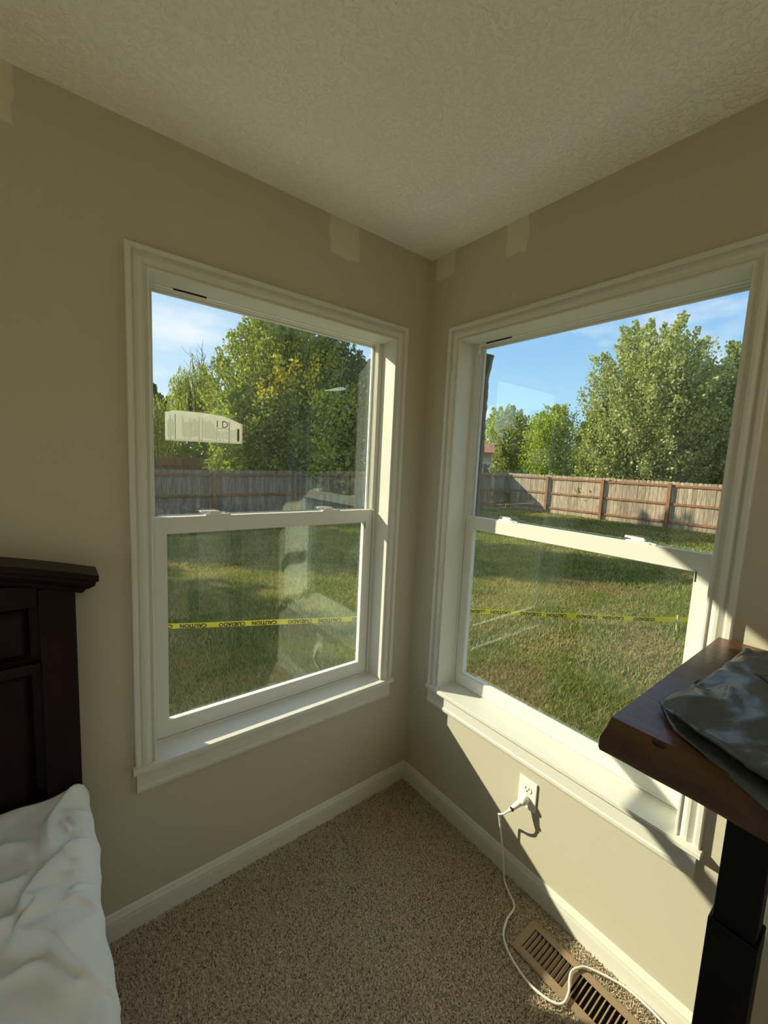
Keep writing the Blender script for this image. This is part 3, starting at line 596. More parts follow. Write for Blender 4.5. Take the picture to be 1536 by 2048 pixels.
bd = tag(empty('mattress_with_sheet', (-2.05, -1.1, 0)), 'white rumpled fitted sheet on the mattress in front of dark headboard', 'bed')
RIDGES = [  # (points, height, width on the right side, width on the left side)
    ([(-1.302, -.100), (-1.330, -.120), (-1.351, -.147), (-1.373, -.188), (-1.376, -.27), (-1.363, -.303)], .013, .030, .010),
    ([(-1.285, -.285), (-1.325, -.305), (-1.345, -.325), (-1.372, -.347), (-1.412, -.402), (-1.395, -.434), (-1.42, -.469), (-1.405, -.494), (-1.368, -.528), (-1.337, -.59), (-1.300, -.645)], .020, .055, .011),
    ([(-1.52, -.43), (-1.448, -.428), (-1.422, -.441)], .012, .02, .02),
    ([(-1.44, -.54), (-1.389, -.556), (-1.365, -.592), (-1.345, -.625), (-1.318, -.637)], .011, .018, .014),
    ([(-1.50, -.60), (-1.43, -.66), (-1.40, -.74)], .012, .03, .015), ([(-1.52, -.30), (-1.45, -.33), (-1.41, -.345)], .010, .02, .02),
    ([(-1.335, -.20), (-1.318, -.235)], .005, .008, .008), ([(-1.350, -.215), (-1.333, -.250)], .004, .007, .007), ([(-1.345, -.39), (-1.305, -.40), (-1.287, -.425)], .006, .010, .009), ([(-1.34, -.435), (-1.31, -.425), (-1.29, -.44)], .005, .007, .008),
    ([(-1.35, -.46), (-1.322, -.455), (-1.30, -.475), (-1.285, -.51)], .007, .014, .009), ([(-1.33, -.36), (-1.31, -.365)], .004, .006, .006), ([(-1.3, -.68), (-1.283, -.76)], .006, .02, .01), ([(-1.47, -.20), (-1.42, -.23), (-1.40, -.30)], .006, .03, .02), ([(-1.345, -.175), (-1.315, -.19), (-1.29, -.185)], .004, .008, .008)]
def ridge_h(X, Y):
    Hh = np.zeros_like(X)
    for pts, A, wr, wl in RIDGES:
        P = np.array([tuple(p)[:2] for p in catmull([(a, b_, 0) for a, b_ in pts], 5)]); best = np.full(X.shape, 1e9); side = np.zeros(X.shape); tt = np.zeros(X.shape)
        for i in range(len(P) - 1):
            a = P[i]; d = P[i + 1] - a; L = (d ** 2).sum(); t_ = np.clip(((X - a[0]) * d[0] + (Y - a[1]) * d[1]) / L, 0, 1)
            qx = X - a[0] - t_ * d[0]; qy = Y - a[1] - t_ * d[1]; dist = np.hypot(qx, qy); s = np.sign(d[0] * qy - d[1] * qx); m = dist < best
            best = np.where(m, dist, best); side = np.where(m, s, side); tt = np.where(m, (i + t_) / (len(P) - 1), tt)
        w = np.where(side > 0, wr, wl * .8); Hh += 1.9 * A * np.exp(-(best / w) ** 1.6) * np.clip(4 * tt + .35, 0, 1) * np.clip(4 * (1 - tt) + .35, 0, 1)
    return Hh
def bed():
    x1, zt = -1.283, .620; R_ = .045
    # strip parameter across the bed: top from left to right, rounded shoulder, side down
    s_top = np.concatenate([np.linspace(-2.82, -1.62, 40), np.linspace(-1.615, x1 - R_, 120)]); prof = [(x, zt) for x in s_top]
    for a in np.linspace(0, math.pi / 2, 10)[1:]: prof.append((x1 - R_ + R_ * math.sin(a), zt - R_ + R_ * math.cos(a)))
    for z in np.linspace(zt - R_, .16, 24)[1:]: prof.append((x1 - .004 * math.sin((zt - z) * 9), z))
    ys = np.concatenate([np.linspace(-.094, -.11, 4), np.linspace(-.113, -.95, 240), np.linspace(-.97, -2.1, 40)])
    P = np.array(prof); X, Y = np.meshgrid(P[:, 0], ys); Z = np.tile(P[:, 1], (len(ys), 1))
    up_ = np.clip((Z - (zt - R_)) / R_, 0, 1); hgt = ridge_h(X, Y)
    smooth = .004 * np.sin(X * 23 + Y * 11) * np.sin(Y * 19 - X * 7) + .0022 * np.sin(X * 60 + np.sin(Y * 31) * 2) * np.sin(Y * 43)
    Z = Z + up_ * (hgt + smooth) ; X = X + (1 - up_) * (.004 * np.sin(Y * 17) + .0015 * np.sin(Y * 63)) + (X > x1 - .02) * .25 * hgt
    # rises to meet the corner at the headboard
    Z += up_ * .012 * np.exp(-((X + 1.30) / .03) ** 2 - ((Y + .10) / .03) ** 2)
    Z += up_ * .010 * np.exp(-((Y + .09) / .05) ** 2)
    n0, n1 = X.shape; V = np.stack([X + 2.05, Y + 1.1, Z], -1).reshape(-1, 3); i = np.arange(n0 - 1)[:, None] * n1 + np.arange(n1 - 1)[None, :]; i = i.ravel()
    F = np.stack([i, i + n1, i + n1 + 1, i + 1], 1)
    o = np_mesh('sheet', V, F, None, M_SHEET, bd); o.data.polygons.foreach_set('use_smooth', [True] * len(o.data.polygons))
    md = o.modifiers.new('thickness', 'SOLIDIFY'); md.thickness = .003; md.offset = -1
bed()
boxo('mattress', M_SHEET, bd, -.76, .745, -.99, .99, .17, .565, bev=.04, seg=3)
boxo('bed_base', M_CHERRY, bd, -.74, .72, -.99, .98, .02, .17)

lt = tag(boxo('carpet_lint', M_SCRAP, None, -.004, .004, -.003, .003, 0, .003, bev=.001), 'tiny reddish fleck of lint on the carpet beside the bed', 'lint'); lt.location = (-1.207, -.72, .009)

# ------------------------------------------------------------------ outdoors
def sstep(t): t = np.clip(t, 0, 1); return t * t * (3 - 2 * t)
def gz(x, y): return -.42 - .32 * np.clip((17.5 - x) / 14.5, 0, 1.4) * sstep((np.asarray(y, float) - 1.0) / 11.5)
def fbm(x, y, s, seed):
    r = np.random.default_rng(seed); out = 0
    for k in range(7):
        a = r.uniform(0, 2 * np.pi, 2); f = s * (1.0 + .55 * k) * r.uniform(.8, 1.2); out = out + np.sin(x * f * np.cos(a[0]) + y * f * np.sin(a[0]) + a[1] * 3 + 1.3 * np.sin(y * f * .7 + a[1])) / (1 + .4 * k)
    return out / 3.2
# lawn surface
gx = np.concatenate([np.linspace(-30, 0, 20)[:-1], np.linspace(0, 20, 60)[:-1], np.linspace(20, 90, 20)]); gy = np.concatenate([np.linspace(-60, -8, 16)[:-1], np.linspace(-8, 20, 80)[:-1], np.linspace(20, 90, 16)])
X, Y = np.meshgrid(gx, gy); Z = gz(X, Y) - .02
V = np.stack([X, Y, Z], -1).reshape(-1, 3); n1 = len(gx); i = (np.arange(len(gy) - 1)[:, None] * n1 + np.arange(n1 - 1)[None, :]).ravel(); F = np.stack([i, i + 1, i + n1 + 1, i + n1], 1)
M_SOIL = mat('lawn_soil', (0.20, 0.18, 0.07), 0.95, 0.05, vary=(1.3, 0.3), bump=(40, 0.8, 0.03, 6))
lawn = np_mesh('lawn_ground', V, F, None, M_SOIL); tag(lawn, 'backyard ground under the grass reaching out past the wooden fences', 'ground', kind='structure')

M_BOUNCE = mat('pale_bounce_strip', (0.78, 0.74, 0.64), 0.9, 0.1, bump=(60, 0.4, 0.004), vary=(3, 0.08))
bm = bmesh.new(); box(bm, -7.0, 1.40, .18, 1.55, -.62, -.395, bev=.01); box(bm, .18, 1.40, -6.0, .175, -.62, -.395, bev=.01)
tag(obj('bounce_strip_1', bm, M_BOUNCE), kind='structure')          # added unseen pale concrete strip, bounces sunlight up onto the ceiling

def grass():
    Vs, Cs = [], []
    def patch(n, rmin, rmax, a0, a1, hmin, hmax, wid):
        u = RNG.uniform(0, 1, n); r = np.sqrt(rmin ** 2 + u * (rmax ** 2 - rmin ** 2)); a = np.radians(RNG.uniform(a0, a1, n))
        x = -1.34 + r * np.cos(a); y = -1.43 + r * np.sin(a)
        k = ((x > .25) | (y > .25)) & (x < 17.3) & (y < 13.2) & ~((x < .25) & (y < .25)) & ~((x < .3) & (y < .3))
        k &= ~((x < 1.42) & (y < 1.57)); x, y = x[k], y[k]; n = len(x); z = gz(x, y) - .02
        dry = np.clip(fbm(x, y, 1.3, 1) * .5 + .5, 0, 1) * .6 + .4 * np.clip(fbm(x, y, 3.7, 2) * .5 + .5, 0, 1); dry = sstep((dry - .36) / .34)
        bare = sstep((fbm(x, y, .9, 5) - .42) / .25)
        h = RNG.uniform(hmin, hmax, n) * (1 - .45 * dry * RNG.uniform(.3, 1, n)) * (1 - .3 * bare); an = RNG.uniform(0, 2 * np.pi, n); ln = RNG.uniform(.2, 1.15, n) * h; th = RNG.uniform(0, 2 * np.pi, n)
        w = wid * RNG.uniform(.7, 1.3, n)
        V = np.zeros((n, 3, 3)); V[:, 0] = np.stack([x - np.cos(th) * w, y - np.sin(th) * w, z], 1); V[:, 1] = np.stack([x + np.cos(th) * w, y + np.sin(th) * w, z], 1); V[:, 2] = np.stack([x + np.cos(an) * ln, y + np.sin(an) * ln, z + h], 1)
        g1 = np.array([.28, .33, .07]); g2 = np.array([.16, .235, .05]); d1 = np.array([.66, .56, .25]); d2 = np.array([.46, .37, .17])
        m1 = RNG.uniform(0, 1, (n, 1)); c = g1 * m1 + g2 * (1 - m1); isdry = (RNG.uniform(0, 1, n) < .22 + .45 * dry)[:, None]; isb = (RNG.uniform(0, 1, n) < bare * .55)[:, None]
        c = np.where(isdry, d1 * m1 + d2 * (1 - m1), c); c = np.where(isb, np.array([.50, .35, .21]) * (.6 + .6 * m1), c)
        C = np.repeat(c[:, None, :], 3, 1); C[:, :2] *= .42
        Vs.append(V.reshape(-1, 3)); Cs.append(C.reshape(-1, 3))
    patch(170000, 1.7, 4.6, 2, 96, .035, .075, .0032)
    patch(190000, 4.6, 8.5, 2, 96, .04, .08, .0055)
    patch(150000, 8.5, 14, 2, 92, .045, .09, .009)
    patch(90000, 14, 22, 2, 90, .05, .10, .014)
    V = np.concatenate(Vs); C = np.concatenate(Cs); F = np.arange(len(V)).reshape(-1, 3)
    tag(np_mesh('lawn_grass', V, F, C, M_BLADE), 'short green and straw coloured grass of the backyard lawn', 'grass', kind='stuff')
grass()

# fences ------------------------------------------------------------
def picket_mesh(w, h, th, dog=.028):
    bm = bmesh.new(); prism(bm, [(-w / 2, 0), (w / 2, 0), (w / 2, h - dog), (w / 2 - dog * .9, h), (-w / 2 + dog * .9, h), (-w / 2, h - dog)], 'y', -th / 2, th / 2)
    bmesh.ops.recalc_face_normals(bm, faces=bm.faces); me = bpy.data.meshes.new('picket'); bm.to_mesh(me); bm.free(); return me
def fence(name, label, A, B, posts, h, mp, mpost, side, ground, gap=.006, group=None, rails=(.20, .90, 1.60)):
    """run of pickets from A to B (xy) with posts and rails on the side given by the sign 'side' (left of A->B positive)"""
    A = Vector(A); B = Vector(B); d = (B - A); L = d.length; d.normalize(); n = Vector((-d.y, d.x)) * side; ang = math.atan2(d.y, d.x)
    root = tag(empty(name, (A.x, A.y, 0)), label, 'fence'); pm = picket_mesh(.138, h, .018); pm.materials.append(mp)
    k = int(L / (.138 + gap))
    for i in range(k):
        s = (i + .5) * L / k; p = d * s; g0 = float(ground(A.x + p.x, A.y + p.y))
        o = bpy.data.objects.new('picket', pm); COL.objects.link(o); o.parent = root; o.location = (p.x, p.y, g0 + random.uniform(-.012, .012)); o.rotation_euler = (random.uniform(-.006, .006), random.uniform(-.004, .004), ang + random.uniform(-.02, .02))
    for hz in rails:
        bm = bmesh.new(); nn = 8; rows = []
        for q in range(nn + 1):
            s = L * q / nn; p = d * s; g0 = float(ground(A.x + p.x, A.y + p.y)); a, b_ = n * .012, n * .052
            rows.append([bm.verts.new((p.x + a.x, p.y + a.y, g0 + hz)), bm.verts.new((p.x + b_.x, p.y + b_.y, g0 + hz)), bm.verts.new((p.x + b_.x, p.y + b_.y, g0 + hz + .085)), bm.verts.new((p.x + a.x, p.y + a.y, g0 + hz + .085))])
        for q in range(nn):
            for j in range(4): bm.faces.new((rows[q][j], rows[q][(j + 1) % 4], rows[q + 1][(j + 1) % 4], rows[q + 1][j]))
        bm.faces.new(rows[0]); bm.faces.new(rows[-1][::-1]); obj('rail', bm, mpost, root)
    for s in posts:
        p = d * s + n * .095; g0 = float(ground(A.x + p.x, A.y + p.y)); bm = bmesh.new(); box(bm, -.062, .062, -.045, .045, -.05, h - .06, bev=.006, seg=1)
        o = obj('post', bm, mpost, root); o.location = (p.x, p.y, g0); o.rotation_euler = (0, 0, ang)
    return root
yrs = [11.78, 9.63, 7.03, 4.50, 2.05, -.40, -2.8]
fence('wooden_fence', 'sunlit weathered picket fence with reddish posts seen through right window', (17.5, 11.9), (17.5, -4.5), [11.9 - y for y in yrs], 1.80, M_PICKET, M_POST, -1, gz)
LA, LB = (17.44, 11.93), (-5.0, 14.45); Ld = math.hypot(LB[0] - LA[0], LB[1] - LA[1])
def s_at_x(x): return (LA[0] - x) / (LA[0] - LB[0]) * Ld
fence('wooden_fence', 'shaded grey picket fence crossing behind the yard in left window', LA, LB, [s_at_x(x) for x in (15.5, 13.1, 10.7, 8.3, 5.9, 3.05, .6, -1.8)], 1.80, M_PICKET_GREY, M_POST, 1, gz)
fence('wooden_fence', 'neighbour cedar coloured picket fence rising behind the grey fence', (14.0, 17.1), (-4.0, 17.5), [2.2 * k for k in range(1, 8)], 1.86, M_CEDAR, M_POST, 1, lambda x, y: -.50 + .006 * (x - 8) + (.09 if x < 6.4 else 0), rails=(.3, 1.45))

# caution tape -------------------------------------------------------
tp = tag(empty('caution_tape', (2.2, 2.25, 0)), 'yellow caution tape with black lettering strung low across the lawn', 'tape')
def tr_(p): return (p[0] - 2.2, p[1] - 2.25, p[2])
tpts = [(-.75, 3.52, -.26), (-.30, 3.33, -.292), (.62, 2.94, -.305), (1.50, 2.52, -.300), (2.18, 2.26, -.27), (2.86, 1.98, -.292), (3.9, 1.24, -.315), (4.62, .66, -.312), (5.026, .325, -.290)]
cp = catmull(tpts, 8); bm = bmesh.new(); R0 = []
for k, p in enumerate(cp):
    tw = .10 * math.sin(k * .5); nd = Vector((.55, .83, 0)); off = nd * .036 * math.sin(tw)
    R0.append([bm.verts.new(tr_(p + Vector((0, 0, .030)) + off)), bm.verts.new(tr_(p - Vector((0, 0, .030)) - off))])
for k in range(len(cp) - 1): bm.faces.new((R0[k][0], R0[k][1], R0[k + 1][1], R0[k + 1][0]))
r = bmesh.ops.extrude_face_region(bm, geom=list(bm.faces))
for v in [g_ for g_ in r['geom'] if isinstance(g_, bmesh.types.BMVert)]: v.co += Vector((.0005, .0008, 0))
obj('band', bm, M_TAPE, tp)
# the words, upside down as in the yard, laid along the band
acc = [0]
for k in range(1, len(cp)): acc.append(acc[-1] + (cp[k] - cp[k - 1]).length)
def at_len(s):
    for k in range(1, len(cp)):
        if acc[k] >= s: f = (s - acc[k - 1]) / (acc[k] - acc[k - 1]); return cp[k - 1].lerp(cp[k], f), (cp[k] - cp[k - 1]).normalized()
    return cp[-1], (cp[-1] - cp[-2]).normalized()
words = {'CUIDADO': text_mesh('CUIDADO', .060, .0003, .0022), 'CAUTION': text_mesh('CAUTION', .060, .0003, .0022)}
s = .28; q = 0
for me in words.values(): me.materials.append(M_PRINT)
while s < acc[-1] - .2:
    w_ = ('CUIDADO', 'CAUTION')[q % 2]; p, d = at_len(s)
    xax = -d; zax = Vector((0, 0, -1)); yax = zax; nax = xax.cross(yax)
    o = bpy.data.objects.new('lettering', words[w_]); COL.objects.link(o); o.parent = tp
    nrm = nax.normalized(); yax = nrm.cross(xax); Mx = Matrix((xax, yax, nrm)).transposed().to_4x4()
    toward = Vector((-1, -1, 0)); sgn = 1 if nrm.dot(toward) > 0 else -1
    Mx.translation = Vector(tr_(p)) + nrm * sgn * .0025; o.matrix_local = Mx
    s += .345 if q % 2 == 0 else .40; q += 1
sk_bm = bmesh.new(); box(sk_bm, -.013, .013, -.008, .008, -.07, .19, bev=.002, seg=1)
sk = obj('wooden_stake', sk_bm, M_STAKE); sk.location = (5.03, .315, -.42); tag(sk, 'small wooden stake holding the caution tape end in sunlit lawn', 'stake')
sk2 = sk.copy(); COL.objects.link(sk2); sk2.location = (2.19, 2.275, -.42); tag(sk2, 'small wooden stake midway along the tape, behind the corner of the room', 'stake')
bm = bmesh.new(); box(bm, -.0007, .0007, -.22, 0, -.03, .03); tl = obj('tape_tail', bm, M_TAPE, tp); tl.location = tr_((5.045, .30, -.285)); tl.rotation_euler = (.1, 0, math.radians(60))

# trees ---------------------------------------------------------------
def leaf_quads(P, D, size, pal, name, parent, jitter=.25, up=.25):
    """one bent leaf (2 triangles) at every point of P, growing along D"""
    n = len(P); s = RNG.uniform(.65, 1.25, (n, 1)) * size
    d = D + RNG.normal(0, .75, (n, 3)); d /= np.linalg.norm(d, axis=1, keepdims=True) + 1e-9
    r = RNG.normal(0, 1, (n, 3)); sd = np.cross(d, r); sd /= np.linalg.norm(sd, axis=1, keepdims=True) + 1e-9
    V = np.zeros((n, 4, 3)); V[:, 0] = P; V[:, 1] = P + d * s * .55 + sd * s * .42; V[:, 2] = P + d * s; V[:, 3] = P + d * s * .5 - sd * s * .42
    F = np.arange(n * 4).reshape(-1, 4); pal = np.array(pal); w = RNG.dirichlet(np.ones(len(pal)) * .7, n); c = w @ pal; c *= RNG.uniform(1 - jitter, 1 + jitter, (n, 1))
    return np_mesh(name, V.reshape(-1, 3), F, np.repeat(c, 4, 0), M_LEAF, parent)
def tree(name, label, x, y, top, base, profile, nb, leaves, size, pal, cat='tree', seed=0, trunk=.16, rise=.55, yellow=None, lean=(0, 0), spread=.22, tip=1.0, stretch=(1, 1), group=None, crown_from=.12):
    """profile = [(height fraction, radius)]; branches rise from the trunk to the envelope and carry the leaves"""
    rg_ = np.random.default_rng(seed + 5); g0 = float(gz(x, y)) - .05; Ht = top - g0
    root = tag(empty(name, (x, y, g0)), label, cat, group); hf = [p[0] for p in profile]; rf = [p[1] for p in profile]
    bm = bmesh.new(); tr = [Vector((lean[0] * t_ + .08 * math.sin(t_ * 5 + seed), lean[1] * t_ + .08 * math.cos(t_ * 4 + seed), Ht * t_ * .93)) for t_ in np.linspace(0, 1, 9)]
    tube(bm, tr, [trunk * (1 - .9 * k / 8) + .012 for k in range(9)], 8); obj('trunk', bm, M_BARK, root, True)
    P, D = [], []; bmb = bmesh.new(); lb = max(20, leaves // nb)
    for b_ in range(nb):
        f = crown_from + (1 - crown_from) * ((b_ + .5) / nb) ** .92; az = b_ * 2.39996 + rg_.normal(0, .25); R_ = np.interp(f, hf, rf) * rg_.uniform(.78, 1.10)
        zt = Ht * f; z0 = max(Ht * .10, zt - R_ * rise * rg_.uniform(.8, 1.3) - .25 * Ht * (f - .1)); end = np.array([math.cos(az) * R_ * stretch[0] + lean[0] * f, math.sin(az) * R_ * stretch[1] + lean[1] * f, zt * rg_.uniform(.96, 1.02)])
        st_ = np.array([lean[0] * z0 / Ht, lean[1] * z0 / Ht, z0]); midp = st_ * .45 + end * .55 + np.array([0, 0, -.08 * R_])
        tt = np.linspace(0, 1, 6)[:, None]; curve = (1 - tt) ** 2 * st_ + 2 * tt * (1 - tt) * midp + tt ** 2 * end
        if b_ % 2 == 0 or nb < 60: tube(bmb, [Vector(c) for c in curve], [.035 * trunk / .16 * (1 - .85 * k / 5) for k in range(6)], 4, cap=False)
        t_ = (rg_.uniform(.12, 1.0, lb) ** .75)[:, None]; c = (1 - t_) ** 2 * st_ + 2 * t_ * (1 - t_) * midp + t_ ** 2 * end
        sg = spread * (R_ + .35) * (1.08 - .86 * t_ ** 2) ; p = c + rg_.normal(0, 1, (lb, 3)) * sg * np.array([1, 1, .85]); dirn = (end - st_); dirn = dirn / (np.linalg.norm(dirn) + 1e-6)
        P.append(p); D.append(np.repeat((dirn * .9 + np.array([0, 0, .35]))[None], lb, 0))
    obj('branches', bmb, M_BARK, root); P = np.concatenate(P); D = np.concatenate(D); k = P[:, 2] > .35; P, D = P[k], D[k]
    if yellow:
        sel = np.zeros(len(P), bool)
        for (cx_, cy_, cz_, rr) in yellow['spots']: sel |= ((P - np.array([cx_ - x, cy_ - y, cz_ - g0])) ** 2).sum(1) < rr ** 2 * rg_.uniform(.3, 1.3, len(P))
        o = leaf_quads(P[sel], D[sel], size, yellow['pal'], 'yellowing_foliage', root); o['kind'] = 'stuff'; o['label'] = 'leaves turning yellow'; P, D = P[~sel], D[~sel]
    o = leaf_quads(P, D, size, pal, 'foliage', root); o['kind'] = 'stuff'
    return root
G_MAPLE = [(.30, .35, .08), (.19, .26, .055), (.40, .40, .13)]; G_YG = [(.35, .42, .07), (.24, .33, .05), (.42, .46, .10)]
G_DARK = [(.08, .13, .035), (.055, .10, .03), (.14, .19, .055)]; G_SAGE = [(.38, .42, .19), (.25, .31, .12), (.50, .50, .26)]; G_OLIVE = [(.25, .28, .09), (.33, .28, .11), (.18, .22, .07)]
G_YEL = [(.72, .62, .05), (.50, .52, .06), (.72, .47, .06)]
# through the right window
tree('maple_tree', 'tallest silvery green maple rising above the sunlit fence in right window', 20.0, 6.5, 8.45, 1.2, [(0, .5), (.15, 2.2), (.35, 2.95), (.55, 2.85), (.73, 2.75), (.86, 2.25), (.94, 1.6), (1, .8)], 230, 62000, .125, G_SAGE, seed=1, trunk=.2, spread=.125, rise=.9)
tree('maple_tree', 'dark green tree at the far right edge of right window', 23.8, 4.2, 8.0, 1.2, [(0, .4), (.12, 2.6), (.4, 3.2), (.7, 2.7), (.9, 1.6), (1, .5)], 120, 32000, .14, [(.20, .26, .09), (.13, .19, .06), (.30, .34, .15)], seed=2, trunk=.2, rise=.8)
tree('maple_tree', 'spreading lower tree filling the left foot of the tall silvery maple', 19.2, 7.9, 5.0, 1.2, [(0, .5), (.2, 1.5), (.5, 1.35), (.8, .9), (1, .2)], 80, 20000, .125, G_MAPLE, seed=3, rise=.8)
tree('leafy_tree', 'medium green tree between the yellow-green tree and the tall maple', 21.4, 9.45, 5.15, 1.2, [(0, .5), (.2, 1.2), (.5, 1.15), (.8, .8), (1, .15)], 70, 17000, .125, G_MAPLE, seed=4, rise=.8)
tree('leafy_tree', 'bright yellow-green rounded tree behind the middle of the sunlit fence', 19.36, 10.71, 5.15, 1.2, [(0, .5), (.18, 1.35), (.5, 1.55), (.72, 1.45), (.88, 1.05), (1, .4)], 90, 22000, .11, G_YG, seed=5, rise=.9)
tree('leafy_tree', 'brownish olive small tree just behind the fence corner', 18.3, 12.9, 3.75, 1.2, [(0, .3), (.3, .65), (.6, .62), (.85, .4), (1, .1)], 40, 6000, .13, G_OLIVE, seed=6, rise=.8)
tree('leafy_tree', 'dull green rounded tree rising behind the brownish olive tree', 20.9, 14.2, 5.5, 1.2, [(0, .4), (.25, 1.0), (.6, 1.2), (.8, 1.05), (.93, .7), (1, .3)], 60, 13000, .12, G_OLIVE, seed=7, rise=.8)
tree('leafy_tree', 'light green tree at the left edge of right window', 27.8, 20.2, 6.7, 1.2, [(0, .4), (.25, 1.5), (.6, 1.9), (.8, 1.6), (.93, 1.1), (1, .4)], 60, 12000, .16, G_YG, seed=8, rise=.8)
tree('leafy_tree', 'distant dark tree showing between the olive and yellow-green trees', 28.5, 16.2, 5.3, 1.2, [(0, .6), (.4, 1.6), (.8, 1.0), (1, .2)], 40, 5000, .22, G_DARK, seed=9)
tree('leafy_tree', 'distant dark green tree low behind the tall silvery maple', 28.0, 9.0, 4.6, 1.2, [(0, 1.6), (.4, 2.2), (.8, 1.5), (1, .3)], 40, 6000, .24, G_DARK, seed=10)
tree('leafy_tree', 'dense dark tree low behind the far right end of fence', 27.5, 4.8, 5.0, 1.2, [(0, 1.6), (.4, 2.4), (.8, 1.5), (1, .3)], 40, 6000, .24, G_DARK, seed=21)
# through the left window
ye = dict(spots=[(4.4, 13.3, 4.87, .75), (4.2, 13.4, 4.1, .6), (4.85, 13.0, 4.3, .7), (5.8, 12.9, 4.72, .6), (6.45, 12.8, 4.95, .75), (6.25, 12.9, 4.0, .6), (5.4, 13.3, 5.6, .5), (3.6, 13.5, 3.5, .5), (7.55, 14.1, 5.5, .5)], pal=G_YEL)
tree('maple_tree', 'big green maple with yellow patches and visible trunk in left window', 6.35, 15.5, 8.4, 1.1, [(0, .5), (.16, 2.1), (.32, 3.0), (.55, 3.0), (.75, 2.5), (.9, 1.6), (1, .5)], 210, 62000, .125, G_MAPLE, seed=11, trunk=.2, yellow=ye, spread=.125, rise=.8, crown_from=.2)
tree('leafy_tree', 'low yellow-green tree under the left side of the big maple', 4.35, 14.75, 4.3, 1.0, [(0, .6), (.25, 1.2), (.6, 1.2), (.85, .8), (1, .2)], 60, 12000, .13, G_YG, seed=12, rise=.6)
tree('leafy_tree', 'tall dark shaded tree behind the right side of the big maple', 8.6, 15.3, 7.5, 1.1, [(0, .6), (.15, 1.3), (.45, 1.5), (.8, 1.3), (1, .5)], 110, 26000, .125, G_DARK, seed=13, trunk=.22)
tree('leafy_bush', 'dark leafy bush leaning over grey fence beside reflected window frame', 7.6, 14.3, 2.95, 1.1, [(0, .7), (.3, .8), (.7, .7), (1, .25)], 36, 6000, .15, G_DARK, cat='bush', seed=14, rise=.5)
tree('leafy_bush', 'bright green bush under the window sticker, above the cedar fence', 4.0, 18.6, 2.4, 1.0, [(0, 1.5), (.4, 1.9), (.8, 1.2), (1, .3)], 36, 6000, .16, G_YG, cat='bush', seed=15, rise=.4)
tree('leafy_tree', 'far dark tree closing the gap behind the willows', 3.0, 26.0, 5.2, 1.0, [(0, 2.2), (.4, 3.0), (.8, 2.0), (1, .4)], 40, 7000, .26, G_DARK, seed=16)
tree('leafy_tree', 'pale distant tree seen past the maple trunk', 9.5, 24.0, 4.6, 1.0, [(0, 2.0), (.4, 2.4), (.8, 1.6), (1, .3)], 40, 6000, .24, G_SAGE, seed=17)
def willow(name, label, x, y, top, spread_, nb, seed, droop):
    rg_ = np.random.default_rng(seed); g0 = float(gz(x, y)); root = tag(empty(name, (x, y, g0)), label, 'tree'); Ht = top - g0
    bm = bmesh.new(); tube(bm, [(0, 0, 0), (.1, 0, Ht * .4), (.05, .05, Ht * .75)], [.22, .15, .05], 8); obj('trunk', bm, M_BARK, root, True)
    bmb = bmesh.new(); P, D = [], []
    for b_ in range(nb):
        az = rg_.uniform(0, 2 * math.pi); R_ = spread_ * math.sqrt(rg_.uniform(.03, 1)); ztop = Ht * (1 - .28 * (R_ / spread_) ** 2) * rg_.uniform(.9, 1.0); e = np.array([math.cos(az) * R_, math.sin(az) * R_, ztop])
        s0 = np.array([.05, 0, Ht * rg_.uniform(.35, .6)]); mp_ = s0 * .4 + e * .6 + np.array([0, 0, .5]); tt = np.linspace(0, 1, 6)[:, None]; cv = (1 - tt) ** 2 * s0 + 2 * tt * (1 - tt) * mp_ + tt ** 2 * e
        tube(bmb, [Vector(c) for c in cv], [.03 * (1 - .8 * k / 5) for k in range(6)], 4, cap=False)
        for s_ in range(5):
            o = cv[-1 - (s_ % 3)] + rg_.normal(0, .12, 3); L_ = rg_.uniform(.5, 1.0) * droop; m = 34; t_ = np.linspace(0, 1, m)[:, None]; out = np.array([math.cos(az), math.sin(az), 0]) * .22
            st_ = o + out * np.sqrt(t_) + np.array([0, 0, -1]) * L_ * t_ + np.array([0, 0, .10]) * np.sin(np.minimum(t_ * 6, 3.14)); P.append(st_ + rg_.normal(0, .018, (m, 3))); D.append(np.repeat(np.array([[0, 0, -2.0]]), m, 0) + rg_.normal(0, .3, (m, 3)))
    obj('branches', bmb, M_BARK, root); P = np.concatenate(P); D = np.concatenate(D); n = len(P); D /= np.linalg.norm(D, axis=1, keepdims=True)
    s = rg_.uniform(.10, .17, (n, 1)); r = rg_.normal(0, 1, (n, 3)); sd = np.cross(D, r); sd /= np.linalg.norm(sd, axis=1, keepdims=True); V = np.zeros((n, 4, 3)); V[:, 0] = P; V[:, 1] = P + D * s * .5 + sd * s * .16; V[:, 2] = P + D * s; V[:, 3] = P + D * s * .5 - sd * s * .16
    c = np.array([(.42, .45, .14)]) * rg_.uniform(.6, 1.3, (n, 1)); o = np_mesh('hanging_foliage', V.reshape(-1, 3), np.arange(n * 4).reshape(-1, 4), np.repeat(c, 4, 0), M_LEAF, root); o['kind'] = 'stuff'
willow('willow_tree', 'weeping willow at the left edge of left window', 1.7, 19.6, 4.45, 1.5, 55, 31, 2.6)
willow('willow_tree', 'weeping willow with an arching branch left of big maple', 4.1, 19.8, 6.1, 1.25, 60, 32, 2.4)
tree('leafy_tree', 'dark leafy tree at the right edge of left window behind the fence', 9.9, 14.6, 6.5, 1.1, [(0, .6), (.2, 1.1), (.6, 1.2), (.85, .9), (1, .4)], 60, 13000, .13, G_DARK, seed=23, trunk=.15, rise=.5)
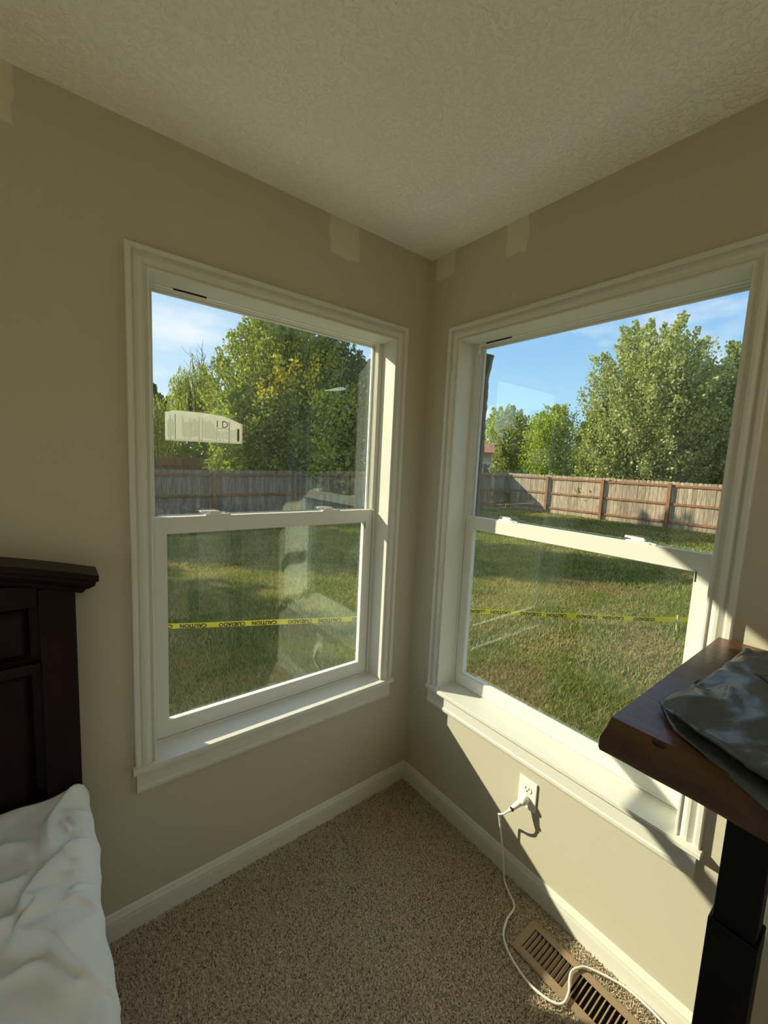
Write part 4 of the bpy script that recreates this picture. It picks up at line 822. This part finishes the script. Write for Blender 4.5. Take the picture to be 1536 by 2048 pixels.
for k_, (x_, y_, t_, r_w, lab) in enumerate([(23.0, -3.5, 8.5, 3.2, 'first big tree beyond the right edge of the view'), (17.5, -11.5, 9.0, 4.0, 'second big tree beyond the right edge of the view'), (9.5, -14.5, 8.5, 3.6, 'third big tree beyond the right edge of the view'),
                                (-9.5, 18.0, 5.6, 2.8, 'first broad low tree beyond the left edge of the view'), (-15.5, 17.0, 5.2, 3.2, 'second broad low tree beyond the left edge of the view'), (-19.5, 11.5, 5.0, 3.0, 'third broad low tree beyond the left edge of the view')]):
    tree('leafy_tree', lab, x_, y_, t_, 1.0, [(0, 1.2), (.2, r_w * .9), (.5, r_w), (.8, r_w * .75), (1, .5)], 60, 9000, .26, G_MAPLE, seed=40 + k_, trunk=.22)
# bare twigs standing above the willow
bt = tag(empty('bare_tree', (4.9, 20.8, -.7)), 'leafless twiggy treetop sticking up against the sky beside maple', 'tree'); bm = bmesh.new()
def twig(bm, p, d, L, r, n):
    q = [p]; 
    for k in range(4): d = (d + Vector((random.gauss(0, .16), random.gauss(0, .1), .06))).normalized(); q.append(q[-1] + d * L / 4)
    tube(bm, q, [r * (1 - .12 * k) for k in range(5)], 4)
    if n > 0:
        for k in (1, 2, 3, 4): twig(bm, q[k], (d + Vector((random.gauss(0, .7), random.gauss(0, .3), .15))).normalized(), L * .55, r * .6, n - 1)
twig(bm, Vector((0, 0, 0)), Vector((0, 0, 1)), 5.6, .09, 0)
for k in range(6): twig(bm, Vector((0, 0, 5.3 - .2 * k)), Vector((random.uniform(-.8, .8), 0, .9)).normalized(), 1.5, .028, 2)
obj('twigs', bm, mat('bare_bark', (.16, .13, .10), .9), bt)
# tree beyond the left of the view, whose shade falls on the near lawn
tree('maple_tree', 'broad tree outside the frame to the left, shading the near lawn', -6.6, 11.0, 5.3, 1.0, [(0, 1), (.1, 3.6), (.48, 3.4), (.85, 2.1), (1, 1.0)], 120, 30000, .24, G_MAPLE, seed=18, trunk=.25)

tree('maple_tree', 'tall tree outside the frame beyond the left fence, shading the middle lawn', -2.4, 16.3, 9.3, 1.0, [(0, 1), (.15, 2.2), (.45, 2.9), (.75, 2.2), (1, .8)], 120, 30000, .26, G_MAPLE, seed=19, trunk=.25)

# houses ----------------------------------------------------------------
M_SIDING = mat('pale_siding', (.55, .54, .52), .7); M_CREAM = mat('cream_siding', (.60, .54, .42), .7); M_SHINGLE = mat('grey_shingles', (.16, .15, .15), .9, bump=(8, .5, .05)); M_REDROOF = mat('red_brown_shingles', (.28, .12, .09), .9, bump=(8, .5, .05)); M_WIN = mat('dark_window_glass', (.03, .035, .04), .1, .6)
def house(label, x, y, w, d, h, rh, ang, ms, mr):
    root = tag(empty('house', (x, y, -.45), ang), label, 'house')
    bm = bmesh.new(); box(bm, -w / 2, w / 2, -d / 2, d / 2, 0, h); prism(bm, [(-d / 2, h), (d / 2, h), (0, h + rh)], 'x', -w / 2, w / 2); obj('walls', bm, ms, root)
    for s in (-1, 1):
        bm = bmesh.new(); a = (s * (d / 2 + .4), h - .4 * rh / (d / 2)); b_ = (0, h + rh); prism(bm, [a, b_, (b_[0], b_[1] + .14), (a[0], a[1] + .14)], 'x', -w / 2 - .3, w / 2 + .3); obj('roof', bm, mr, root)
    for xx in (-w * .28, w * .22):
        bm = bmesh.new(); box(bm, xx - .5, xx + .5, -d / 2 - .06, -d / 2 + .02, h * .42, h * .8); f = obj('window', bm, M_VINYL, root)
        bm = bmesh.new(); box(bm, xx - .42, xx - .03, -d / 2 - .075, -d / 2 - .05, h * .45, h * .77); box(bm, xx + .03, xx + .42, -d / 2 - .075, -d / 2 - .05, h * .45, h * .77); obj('pane', bm, M_WIN, f)
    bm = bmesh.new(); box(bm, -w * .03, w * .06, -d / 2 - .05, -d / 2 + .02, 0, 2.0); obj('door', bm, M_WIN, root)
house('pale house with reddish roof edge at the left of right window', 22.6, 18.9, 5, 5, 3.0, .6, math.radians(-55), M_SIDING, M_REDROOF)
house('low grey roofed house glimpsed between the olive and yellow-green trees', 37.0, 24.9, 9, 6, 2.9, 1.3, math.radians(-58), M_CREAM, M_SHINGLE)
house('cream house seen past the trunk of the big maple', 15.5, 33.0, 10, 7, 2.9, 1.2, math.radians(-25), M_CREAM, M_SHINGLE)
